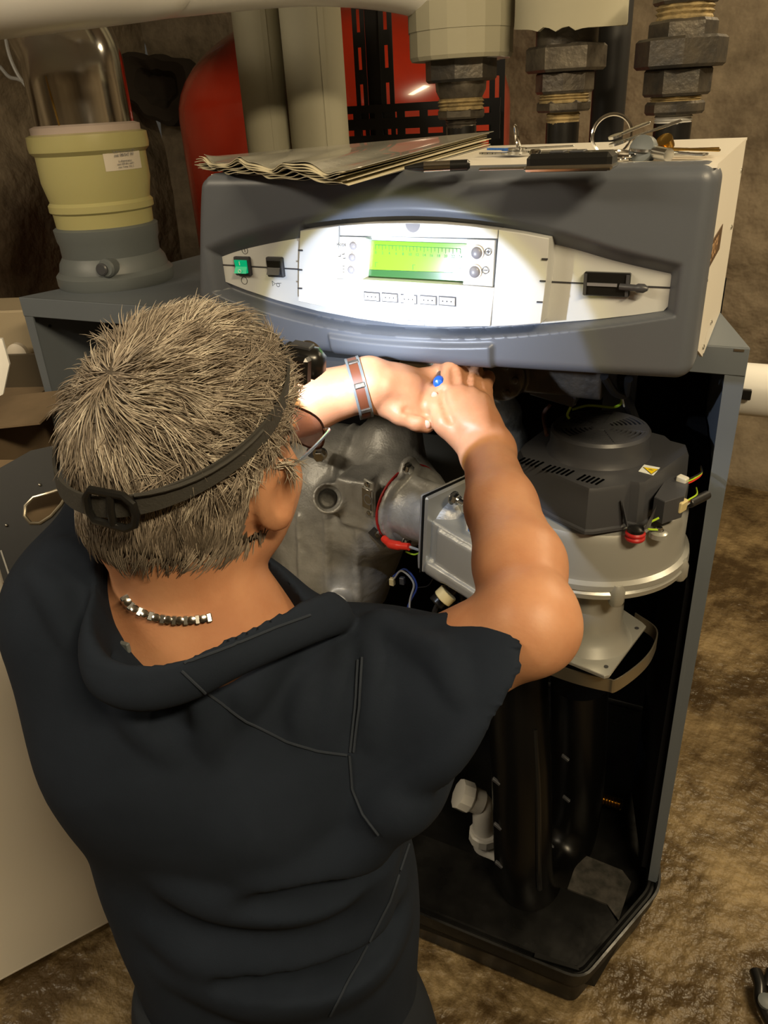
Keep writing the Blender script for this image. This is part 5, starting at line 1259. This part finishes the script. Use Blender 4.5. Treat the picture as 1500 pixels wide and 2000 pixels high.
t0_ = link('tmp', s.mesh(), m_skin, None); bvh_t = bvh_of(t0_); bpy.data.objects.remove(t0_)
def hcrease(pts, r, depth, op='sub', k=.004):
    P3 = []
    for i in range(len(pts) - 1):
        for j in range(5): P3.append(cast(bvh_t, pts[i][0] + (pts[i + 1][0] - pts[i][0]) * j / 5, pts[i][1] + (pts[i + 1][1] - pts[i][1]) * j / 5, (r - depth) if op == 'sub' else (depth - r)))
    P3 = [p for p in P3 if p is not None]; P3 = [p for i, p in enumerate(P3) if i == 0 or np.linalg.norm(p - P3[i - 1]) < .012]
    if len(P3) > 1: s.ridge(P3, r, k, op)
hcrease([(867, 762), (868, 785), (874, 806), (884, 826)], .0045, .0045); hcrease([(886, 722), (887, 736), (889, 750)], .0045, .0040); hcrease([(911, 724), (912, 738), (914, 752)], .0045, .0040); hcrease([(935, 734), (936, 748), (938, 760)], .0045, .0035)
for pts in (((880, 768), (892, 800), (908, 835)), ((902, 760), (912, 795), (922, 835)), ((927, 764), (931, 800), (936, 835)), ((948, 775), (948, 810), (948, 840))): hcrease(pts, .0055, .0016, 'add', .008)
hcrease([(792, 800), (812, 803), (838, 810)], .004, .005); hcrease([(822, 790), (832, 800)], .002, .0012)
for pts in (((760, 745), (790, 750), (822, 760)), ((758, 760), (790, 768), (815, 774)), ((765, 730), (795, 733), (822, 742))): hcrease(pts, .0055, .0016, 'add', .008)
for pts in (((812, 815), (806, 826)), ((803, 810), (797, 820))): hcrease(pts, .0016, .0010)
man = link('man', s.mesh(), m_skin, None, True, 180)
tag(man, 'kneeling grey-haired man in a dark shirt, seen from behind, reaching into the boiler', 'person')
man.name = 'person'
bvh_body = bvh_of(man)
def part_on(o): return o
# nails
m_nail = mat('finger_nail', (.62, .36, .27), .3)
for (a, b, c_), (u1, v1, w1), rr_ in (((849, 773, .893), (846, 768, .884), .0050), ((834, 829, .882), (836, 823, .872), .0052)):
    p = cast(bvh_body, a, b, .0)
    if p is not None: MB().ball(p + unit(p - CAM) * .0012, (rr_ * .85, rr_ * .5, rr_ * 1.0), 14, 8).build('nail', m_nail, man)
# eyes (behind the glasses)
m_eye = mat('eye_white', (.8, .78, .74), .2)
for sx in (-1, 1): MB().ball(H(.031 * sx, .0915, -.012), .0112, 16, 12).build('eye', m_eye, man)

# shirt
s = SDF((-.80, .02, .36), (-.02, .80, 1.16), .0042)
torso(s, .012, .07)
Sa, Sb, Sc_ = atD(903, 1195, .735), atD(1000, 1310, .625), atD(744, 1630, .73)
sl = SDF((-.80, .02, .36), (-.02, .80, 1.16), .0042)
slE = atD(1010, 1325, .68)
sl.cone(Rs, slE, .074, .064, k=.04)
sl.cone(Rs + V(0, 0, -.01), atD(920, 1440, .71), .070, .060, k=.05)
sl.cone(Rs + V(0, .0, -.03), atD(810, 1575, .75), .064, .048, k=.05)
pn = unit(np.cross(Sb - Sa, Sc_ - Sa)); 
if pn @ (Re - Rs) < 0: pn = -pn
# remove what lies past the hem plane, only near the right arm
bR = np.stack([pn, unit(Sc_ - Sa), np.cross(pn, unit(Sc_ - Sa))], 1)
sl.halfspace((Sa + Sc_ + Sb) / 3, pn)
sl.cone(Rs + (slE - Rs) * .5, slE + (slE - Rs) * .6, .056, .050, k=.004, op='sub')
sl.cone(atD(880, 1440, .73) - pn * .03, atD(880, 1440, .73) + pn * .15, .046, .05, k=.006, op='sub')
hh_ = np.maximum(.03 - np.abs(s.F - sl.F), 0) / .03; s.F = (np.minimum(s.F, sl.F) - hh_ * hh_ * .03 * .25).astype(np.float32)
s.cone(Ls, Ls + (Le - Ls) * .9, .064, .062, k=.04)
# folds: ridges and valleys pressed into the cloth
def fold(pts, r, depth, op='add', k=.02):
    b = [atD(*q_) for q_ in pts]; rs = [r * (.6 if i in (0, len(b) - 1) else 1) for i in range(len(b))]; s.chain(b, rs, k, op)
sh0 = link('tmp', s.mesh(), m_shirt, None); bv0 = bvh_of(sh0); bpy.data.objects.remove(sh0)
def onsh(a, b, lift): return cast(bv0, a, b, lift)
def crease(pts, r=.010, lift=.004, k=.018, op='add'):
    P3 = [onsh(a, b, lift - r if op == 'add' else r + lift) for a, b in pts]; P3 = [p for p in P3 if p is not None]
    if len(P3) < 2: return
    P3 = smooth_path(P3, 4); n_ = len(P3)
    s.chain(P3, [max(r * math.sin(math.pi * (i + .6) / (n_ + .2)), r * .35) for i in range(n_)], k, op)
for pts, r_, l_ in (
    (((700, 1250), (740, 1215), (790, 1225), (900, 1200)), .012, .005), (((640, 1290), (600, 1370), (590, 1440)), .009, .004), (((560, 1270), (500, 1340), (470, 1400)), .009, .004), (((670, 1270), (655, 1350), (640, 1450)), .008, .004),
    (((760, 1230), (860, 1280), (900, 1360)), .009, .004), (((720, 1240), (730, 1330), (720, 1440)), .008, .004),
    (((880, 1500), (800, 1580), (720, 1600)), .010, .004), (((930, 1420), (850, 1500), (760, 1540)), .010, .004),
    (((760, 1630), (650, 1700), (500, 1740)), .010, .005), (((740, 1680), (620, 1760), (450, 1770), (330, 1740)), .010, .004), (((780, 1740), (640, 1860), (420, 1880), (300, 1820)), .012, .006),
    (((790, 1800), (700, 1900), (500, 1950), (330, 1900)), .012, .006), (((760, 1660), (720, 1790), (640, 1920)), .010, .004),
    (((90, 1060), (150, 1090), (210, 1120)), .010, .005), (((60, 1110), (110, 1170), (140, 1260)), .010, .005), (((150, 1060), (200, 1110), (215, 1160)), .008, .004),
    (((330, 1330), (400, 1400), (420, 1480)), .012, .004), (((250, 1330), (260, 1400), (330, 1480)), .010, .003)):
    crease(pts, r_ * (.9 if pts[0][1] < 1480 else 1.25), l_ * (.75 if pts[0][1] < 1480 else .42), .016 if pts[0][1] < 1480 else .03)
for pts in (((760, 1650), (640, 1725), (480, 1755)), ((785, 1760), (660, 1885), (440, 1905)), ((300, 1340), (350, 1420))):
    crease(pts, .014, -.0022, .014, 'sub')
s.noise(.0022, 8, 9, 2)
# neck opening and collar
neck_ax = unit(H(0, -.03, -.05) - N0)
cpx = [(196, 1170, .685), (180, 1235, .665), (196, 1292, .648), (262, 1315, .632), (350, 1297, .622), (440, 1252, .622), (530, 1215, .635), (610, 1185, .66), (645, 1172, .69), (605, 1190, .75), (490, 1180, .80), (310, 1150, .79), (210, 1135, .73)]
cp = [atD(*q_) for q_ in cpx]
cp2 = []
for i in range(len(cp)):
    a, b, c_, d_ = cp[i - 1], cp[i], cp[(i + 1) % len(cp)], cp[(i + 2) % len(cp)]
    for t_ in np.linspace(0, 1, 5, endpoint=False): cp2.append(.5 * ((2 * b) + (-a + c_) * t_ + (2 * a - 5 * b + 4 * c_ - d_) * t_ ** 2 + (-a + 3 * b - 3 * c_ + d_) * t_ ** 3))
cc = sum(cp2) / len(cp2)
axc = unit(neck_ax)
for i in range(len(cp2)):
    a, b = cp2[i], cp2[(i + 1) % len(cp2)]
    dn_ = -axc * .020 + (a - cc) * .03
    s.cone(a, b, .0065, k=.004); s.cone(a + dn_, b + dn_, .0085, k=.012); s.cone(a + dn_ * .5, b + dn_ * .5, .0075, k=.010)
# hollow inside the collar
for i in range(len(cp2)):
    q_ = cc + (cp2[i] - cc) * .55
    s.cone(q_ - axc * .006, q_ + axc * .10 , .030, .036, k=.004, op='sub')
s.cone(cc, cc + axc * .15, .06, .07, k=.004, op='sub')
for i in range(0, len(cp2), 2):
    q_ = cc + (cp2[i] - cc) * .46
    s.cone(q_ - axc * .024, q_, .020, .026, k=.004, op='sub')
s.F[:] = s.F
shirt = link('shirt', s.mesh(), m_shirt, man, True, 180); shirt['label'] = 'faded navy-black short-sleeved work shirt'
bsh = bvh_of(shirt)
# stitched seams lying on the cloth
def seam(pts, name='seam', r=.0012, lift=.0011, dense=14):
    out = []
    for i in range(len(pts) - 1):
        for k in range(dense):
            t_ = k / dense; p = cast(bsh, pts[i][0] * (1 - t_) + pts[i + 1][0] * t_, pts[i][1] * (1 - t_) + pts[i + 1][1] * t_, lift)
            if p is not None: out.append(p)
    run = []
    for p in out + [None]:
        if p is not None and (not run or np.linalg.norm(p - run[-1]) < .012): run.append(p); continue
        if len(run) > 3: MB().tube(run, r, 6).build(name, m_seam, shirt)
        run = [p] if p is not None else []
seam([(355, 1310), (400, 1352), (480, 1408), (560, 1448), (620, 1466), (683, 1475)]); seam([(700, 1290), (695, 1380), (683, 1475)]); seam([(708, 1285), (703, 1380), (690, 1475)])
seam([(683, 1475), (688, 1540), (710, 1590), (742, 1632)]); seam([(360, 1296), (450, 1262), (540, 1225), (610, 1200)]); seam([(800, 1640), (760, 1760), (700, 1880), (640, 1990)])
_p = cast(bvh_body, 246, 1262, .002)
if _p is not None: MB().box(_p, (.012, .004, .010), bev=.001).build('neck_label', m_grey, shirt)
# trousers
s = SDF((-.76, -.10, -.02), (-.03, .80, .60), .006)
for sg in (-1, 1): s.cone(Hp + V(0, 0, .02) + e * .058 * sg, Hp + V(0, 0, -.03) + e * .062 * sg, .100, .100, k=.05)
for a, k_, sx in ((hipR, kneeR, 1), (hipL, kneeL, -1)):
    s.cone(a, k_, .088, .070, k=.04); ank = V(k_[0] - .02 * sx, .16, .060); s.cone(k_, ank, .066, .055, k=.03)
s.noise(.006, 12, 4, 3); s.halfspace((0, 0, .004), (0, 0, -1)); s.halfspace((0, 0, Hp[2] + .08), (0, 0, 1))
tr_ = link('trousers', s.mesh(), m_jeans, man, True, 180)
s = None
for sx, k_ in ((1, kneeR), (-1, kneeL)):
    b = SDF(V(k_[0] - .10, -.10, -.01), V(k_[0] + .10, .24, .16), .004); ank = V(k_[0] - .02 * sx, .11, .06)
    b.cone(ank + V(0, .03, .005), ank + V(0, -.03, 0), .050, k=.02); b.cone(ank, ank + V(0, -.12, -.012), .045, .038, k=.02); b.halfspace((0, 0, .003), (0, 0, -1))
    link('boot', b.mesh(), m_black, man, True, 180)

# hair: scalp layer and strands in one mesh
Nst = 17000
scal = (.082, .103, .095)
def scalp(az, el): return V(math.sin(az) * math.cos(el), math.cos(az) * math.cos(el), math.sin(el))
whorl = unit(V(-.12, -.66, .72))
vs_all, fs_all, col_all = [], [], []
rg = np.random.default_rng(3)
d = rg.normal(size=(Nst * 2, 3)); d /= np.linalg.norm(d, axis=1)[:, None]
# hairline in the head frame: x right, y front, z up
def allowed(d):
    x, y, z = d.T
    front = (y > .55) & (z < .58 - .05 * np.abs(x))
    side = (np.abs(x) > .5) & (y > .25) & (z < .12)
    ear = (np.abs(x) > .72) & (z < -.06) & (y > -.22) & (y < .40)
    low = z < -.80 + .12 * y
    facelow = (y > .15) & (z < -.05)
    return ~(front | side | low | facelow | ear)
d = d[allowed(d)][:Nst]
n_ = len(d)
base = np.stack([d[:, 0] * scal[0], d[:, 1] * scal[1], d[:, 2] * scal[2]], 1) + np.array([0, 0, .020])
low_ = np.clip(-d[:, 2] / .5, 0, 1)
O_ = H(0, 0, .02)
def surf(dd_, pad=.0):
    w_ = HR @ dd_; h_ = bvh_body.ray_cast(Vector(O_ + w_ * .16), Vector(-w_))
    if h_[0] is None: return None
    q_ = HR.T @ (np.array(h_[0]) + w_ * pad - Hc)
    nn_s = HR.T @ np.array(h_[1]); nn_s = nn_s if nn_s @ dd_ > 0 else -nn_s
    el_ = dd_ * np.array(scal) + np.array([0, 0, .02])
    if np.linalg.norm(q_) - np.linalg.norm(el_) > .02: return el_, dd_
    return q_, nn_s
nrm = d / np.array(scal); nrm /= np.linalg.norm(nrm, axis=1)[:, None]
for i_ in range(len(base)):
    q_ = surf(d[i_], .003)
    if q_ is not None: base[i_] = q_[0]; nrm[i_] = unit(nrm[i_] * .3 + q_[1])
# flow away from the whorl, turning down at sides and back, forward on top
away = d - (d @ whorl)[:, None] * whorl; fl = away / (np.linalg.norm(away, axis=1)[:, None] + 1e-6)
swirl = np.cross(np.tile(whorl, (n_, 1)), d); near = np.clip(1 - np.linalg.norm(away, axis=1) / .9, 0, 1)[:, None]
fl = fl + swirl * .8 * near
fl += np.array([0, .35, 0]) * (d[:, 2:3] > .3) + np.array([0, -.05, -1.0]) * np.clip(.35 - d[:, 2:3], 0, 1)
fl += .42 * np.stack([fbm(d * 7 + 11, 2, 50), fbm(d * 7 + 5, 2, 60), fbm(d * 7, 2, 70)], 1) * 5
fl += rg.normal(size=fl.shape) * .13
fl -= (fl * nrm).sum(1)[:, None] * nrm; fl /= np.linalg.norm(fl, axis=1)[:, None]
top = np.clip((d[:, 2] + .1) / .6, 0, 1)
Ln = (.020 + .010 * top) * rg.uniform(.75, 1.3, n_)
lift0 = (.12 + .22 * top * (d[:, 1] > .2) + .20 * rg.uniform(0, 1, n_) + np.clip(fbm(d * 8 + 3, 2, 33) * 2.0, 0, .5))[:, None]
under = d[:, 2] < -.2
lift0[under] *= .5
S = 5; pts = [base]
dirv = fl + nrm * lift0; dirv /= np.linalg.norm(dirv, axis=1)[:, None]
for k in range(S):
    pts.append(pts[-1] + dirv * (Ln / S)[:, None]); dirv = dirv - nrm * .13 + rg.normal(size=dirv.shape) * .05; dirv /= np.linalg.norm(dirv, axis=1)[:, None]
pts = np.stack(pts, 1)                      # n, S+1, 3
W_ = HR @ pts.reshape(-1, 3).T; pts = W_.T.reshape(n_, S + 1, 3) + Hc
nw = (HR @ nrm.T).T
tang = pts[:, 1] - pts[:, 0]; side_ = np.cross(tang, nw); side_ /= np.linalg.norm(side_, axis=1)[:, None] + 1e-9
wd = np.array([.00055, .00060, .00055, .00045, .0003, .00008])
ring3 = []
for k in range(S + 1):
    for an in (90, 210, 330):
        o_ = math.cos(math.radians(an)) * side_ + math.sin(math.radians(an)) * nw
        ring3.append(pts[:, k] + o_ * wd[k])
vv = np.stack(ring3, 1)                     # n, 18, 3
nv_ = 3 * (S + 1); base_i = np.arange(n_)[:, None] * nv_
tmpl = []
for k in range(S):
    for j in range(3): tmpl.append([k * 3 + j, k * 3 + (j + 1) % 3, (k + 1) * 3 + (j + 1) % 3, (k + 1) * 3 + j])
tmpl = np.array(tmpl); q = (base_i[:, :, None] + tmpl[None]).reshape(-1, 4)
co = vv.reshape(-1, 3)
# scalp layer
su, sv_ = 60, 40; cap_v, cap_f = [], []
for i in range(su):
    for j in range(sv_ + 1):
        az = 2 * math.pi * i / su; el = math.pi / 2 - (math.pi * .80) * j / sv_
        dd_ = np.array([scalp(az, el)]); ok = bool(allowed(dd_)[0])
        p = surf(dd_[0], .0030 if ok else -.012)
        p = dd_[0] * .08 if p is None else p[0]
        cap_v.append(Hc + HR @ p)
cap_v = np.array(cap_v); n0 = len(co)
for i in range(su):
    for j in range(sv_):
        a, b = i * (sv_ + 1) + j, ((i + 1) % su) * (sv_ + 1) + j; cap_f.append([a + n0, a + 1 + n0, b + 1 + n0, b + n0])
co = np.concatenate([co, cap_v]); q = np.concatenate([q, np.array(cap_f)])
me = bpy.data.meshes.new('hair'); me.vertices.add(len(co)); me.vertices.foreach_set('co', co.ravel())
me.loops.add(q.size); me.loops.foreach_set('vertex_index', q.ravel().astype(np.int32)); me.polygons.add(len(q)); me.polygons.foreach_set('loop_start', np.arange(0, q.size, 4, dtype=np.int32)); me.update(calc_edges=True)
ca_ = me.color_attributes.new('shade', 'FLOAT_COLOR', 'POINT')
c1_, c2_, c3_ = np.array([.11, .09, .07]), np.array([.62, .56, .46]), np.array([.28, .23, .18])
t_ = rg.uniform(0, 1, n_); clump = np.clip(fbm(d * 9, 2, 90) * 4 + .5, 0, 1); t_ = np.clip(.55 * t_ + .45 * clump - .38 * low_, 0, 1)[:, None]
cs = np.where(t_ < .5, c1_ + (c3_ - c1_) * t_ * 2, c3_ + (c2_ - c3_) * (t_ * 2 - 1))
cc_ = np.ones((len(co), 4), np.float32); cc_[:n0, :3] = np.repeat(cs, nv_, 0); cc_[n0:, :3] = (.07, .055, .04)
ca_.data.foreach_set('color', cc_.ravel())
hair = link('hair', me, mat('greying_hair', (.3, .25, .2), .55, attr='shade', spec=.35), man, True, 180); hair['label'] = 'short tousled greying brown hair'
print('hair', n_)
# ------------------------------------------------------------------ headlamp on its strap
m_strapdk = mat('grey_elastic_strap', (.030, .028, .024), .8, bump=.5, bscale=500, bdist=.0008)
lamp_o = thing('headlamp', 'black headlamp on a grey elastic strap round the man\'s head', 'headlamp', tuple(H(0, .11, .03)))
# the strap follows an ellipse round the head, higher at the forehead, lower at the nape
n_s = 96; vs = []
def strap_pt(t, off, dz, r=1.0):
    x, y = math.sin(t), math.cos(t)
    z = .044 + .038 * y + .012 * x
    kz = math.sqrt(max(.05, 1 - ((z - .02) / .095) ** 2))
    return H(x * (.084 * kz + off) * r, y * (.107 * kz + off) * r, z + dz)
for i in range(n_s):
    t_ = 2 * math.pi * i / n_s
    for off, dz in ((.0075, -.0085), (.0075, .0085), (.0100, .0085), (.0100, -.0085)): vs.append(strap_pt(t_, off, dz))
MB().add(vs, [(i * 4 + k, i * 4 + (k + 1) % 4, ((i + 1) % n_s) * 4 + (k + 1) % 4, ((i + 1) % n_s) * 4 + k) for i in range(n_s) for k in range(4)]).build('strap', m_strapdk, lamp_o, True, 50)
# buckle at the back right
tb = math.radians(164); bc_ = strap_pt(tb, .0125, 0); bn = unit(bc_ - Hc - hu * ((bc_ - Hc) @ hu)); bs = unit(np.cross(hu, bn))
lp = [bc_ + bs * x + hu * y for x, y in ((-.016, -.013), (.010, -.014), (.017, -.009), (.019, 0), (.017, .009), (.010, .014), (-.016, .013), (-.020, .006), (-.020, -.006))]
MB().tube(lp, .0032, 8, closed=True).build('buckle', m_black, lamp_o)
MB().tube([bc_ - hu * .014, bc_ + bn * .002, bc_ + hu * .014], .003, 8).build('buckle_bar', m_black, lamp_o)
MB().tube([strap_pt(math.radians(a), .0125, .010 + .004 * math.sin(a)) for a in range(100, 158, 6)], .0016, 6).build('loose_strap_end', m_strapdk, lamp_o)
LP = H(.038, .116, .058)
ldir = unit(atY(745, 575, .80) - LP); ldir2 = unit(atY(800, 700, .80) - LP)
Rl = np.stack([unit(np.cross(ldir, hu)), ldir, np.cross(unit(np.cross(ldir, hu)), ldir)], 1)
MB().box(LP, (.044, .024, .028), R=Rl, bev=.007).build('lamp_body', m_black, lamp_o, True, 100)
MB().box(H(.036, .102, .056), (.038, .012, .026), R=HR, bev=.003).build('back_plate', m_black, lamp_o)
MB().lathe(LP + ldir * .013, [(.012, 0), (.0135, .004), (.011, .004), (.011, .001)], 28, ldir, caps=False).build('lens_ring', m_chrome, lamp_o)
MB().lathe(LP + ldir * .0135, [(.011, 0), (.010, .001)], 24, ldir).build('lens', mat('lit_lens', (.9, .95, 1), .2, emis=(.8, .9, 1), estr=20), lamp_o)
MB().box(LP + Rl[:, 2] * .0145, (.020, .012, .004), R=Rl, bev=.001).build('button', m_dark, lamp_o)
for nm, ang, blend, watts, rad_, colr in (('headlamp_core', 54, .8, 3.4, .004, (.88, .93, 1.0)), ('headlamp_flood', 92, .06, 3.8, .004, (.60, .71, 1.0)), ('headlamp_fringe', 98, .10, .8, .004, (1.0, .90, .25))):
    l = bpy.data.lights.new(nm, 'SPOT'); l.energy = watts; l.color = colr; l.spot_size = math.radians(ang); l.spot_blend = blend; l.shadow_soft_size = rad_
    o = bpy.data.objects.new(nm, l); COL.objects.link(o); o.location = LP + ldir * .021
    o.rotation_euler = Vector(ldir if nm == 'headlamp_core' else ldir2).to_track_quat('-Z', 'Y').to_euler()
# ------------------------------------------------------------------ glasses
m_lens = mat('tinted_lens', (.55, .38, .36), .05, trans=.85, alpha=.75)
m_gframe = mat('dark_metal_frame', (.10, .06, .05), .25, metal=.9)
gl = thing('glasses', 'thin dark-framed glasses with tinted lenses worn by the man', 'glasses', tuple(H(0, .12, -.012)))
for sx in (-1, 1):
    lc_ = H(.038 * sx, .122, -.012); lr = unit(hr + hf * -.18 * sx); ln_ = np.cross(hu, lr)
    o_ = [lc_ + lr * (.027 * math.copysign(abs(math.cos(a)) ** .7, math.cos(a))) + hu * (.0185 * math.copysign(abs(math.sin(a)) ** .7, math.sin(a))) for a in np.linspace(0, 2 * math.pi, 32, endpoint=False)]
    MB().prism([p - hf * .0008 for p in o_], hf * .0016).build('lens', m_lens, gl, False)
    MB().tube(o_, .0012, 8, closed=True).build('rim', m_gframe, gl)
    MB().tube(smooth_path([lc_ + lr * .027 * sx * 1.0 + hu * .008, H(.072 * sx, .112, -.002), H(.082 * sx, .06, .0), H(.086 * sx, .01, .0), H(.084 * sx, -.010, -.018)], 6), .0016, 8).build('temple_arm', m_zinc, gl)
MB().tube([H(-.012, .124, -.012), H(0, .127, -.010), H(.012, .124, -.012)], .0012, 8).build('bridge', m_gframe, gl)
# ------------------------------------------------------------------ necklace, wristband, screwdriver
nk_ = thing('necklace', 'silver link chain round the man\'s neck', 'necklace', tuple(N0))
chain_px = [(246, 1160), (256, 1178), (272, 1190), (292, 1199), (314, 1206), (336, 1209), (358, 1210), (380, 1209), (402, 1206), (424, 1201)]
prev = None
dense_px = []
for i in range(len(chain_px) - 1):
    for t_ in (0, .5): dense_px.append((chain_px[i][0] * (1 - t_) + chain_px[i + 1][0] * t_, chain_px[i][1] * (1 - t_) + chain_px[i + 1][1] * t_))
link_p = [cast(bvh_body, a, b, .0022) for a, b in dense_px]
for i in range(len(link_p) - 1):
    a, b = link_p[i], link_p[i + 1]
    if a is None or b is None: continue
    d_ = b - a; L = np.linalg.norm(d_); d_ = d_ / L; n1 = unit(CAM - a); s1 = unit(np.cross(n1, d_)); n1 = np.cross(d_, s1); c_ = (a + b) / 2
    if i % 2 == 0: MB().box(c_, (L * .95, .0080, .0022), R=np.stack([d_, s1, n1], 1), bev=.0008).build('chain_link', m_zinc, nk_)
    else:
        MB().lathe(c_ - n1 * .001, [(.0034, 0), (.0034, .0026), (.002, .003)], 12, n1).build('chain_link', m_chrome, nk_); MB().box(c_, (L, .003, .0016), R=np.stack([d_, s1, n1], 1)).build('chain_link', m_zinc, nk_)
fa = unit(Lw - Le); wc_ = Lw - fa * .012; rw_ = .0325
u1 = unit(np.cross(fa, V(0, 0, 1))); u2 = np.cross(fa, u1)
wb_ = thing('wristband', 'brown leather and grey steel wristband on the man\'s left wrist', 'bracelet', tuple(wc_))
def band(x0, x1, mt, nm, r=rw_, th=.0024): MB().lathe(wc_ + fa * x0, [(r, 0), (r + th, 0), (r + th, x1 - x0), (r, x1 - x0), (r, 0)], 40, fa, caps=False).build(nm, mt, wb_, True, 40)
band(-.006, .006, mat('brown_leather', (.12, .035, .014), .5), 'leather_strap'); band(-.0085, -.0058, m_grey, 'grey_edge', rw_, .003); band(.0045, .0075, m_grey, 'grey_edge', rw_, .003)
for k in range(7):
    an = 2 * math.pi * k / 7 + .5; c_ = wc_ + (rw_ + .0025) * (u1 * math.cos(an) + u2 * math.sin(an)); n1 = unit(c_ - wc_)
    MB().box(c_, (.012, .006, .0025), R=np.stack([fa, np.cross(n1, fa), n1], 1), bev=.0008).build('steel_bar', m_ironlight, wb_)
sd0, sd1 = atD(857, 749, .883), atD(880, 690, 1.02)
sd = thing('screwdriver', 'screwdriver with a blue rounded handle end gripped in the man\'s right hand', 'screwdriver', tuple(sd0))
d_ = unit(sd1 - sd0)
MB().lathe(sd0, [(.0005, -.004), (.0050, -.002), (.0068, .002), (.0072, .006), (.0066, .010)], 24, d_).build('handle_end', mat('blue_plastic', (.01, .10, .62), .3), sd)
MB().lathe(sd0 + d_ * .010, [(.0062, 0), (.0066, .02), (.0058, .05), (.004, .056)], 20, d_).build('handle', m_dark, sd)
MB().lathe(sd0 + d_ * .066, [(.0018, 0), (.0018, .06), (.0008, .062)], 12, d_).build('shaft', m_zinc, sd)
# ------------------------------------------------------------------ keep the tree at thing > part > sub-part
def depth(o):
    n = 1
    while o.parent is not None: o = o.parent; n += 1
    return n
for o in list(COL.objects):
    while depth(o) > 3:
        mw = o.location.copy(); o.parent = o.parent.parent
bpy.context.view_layer.update()
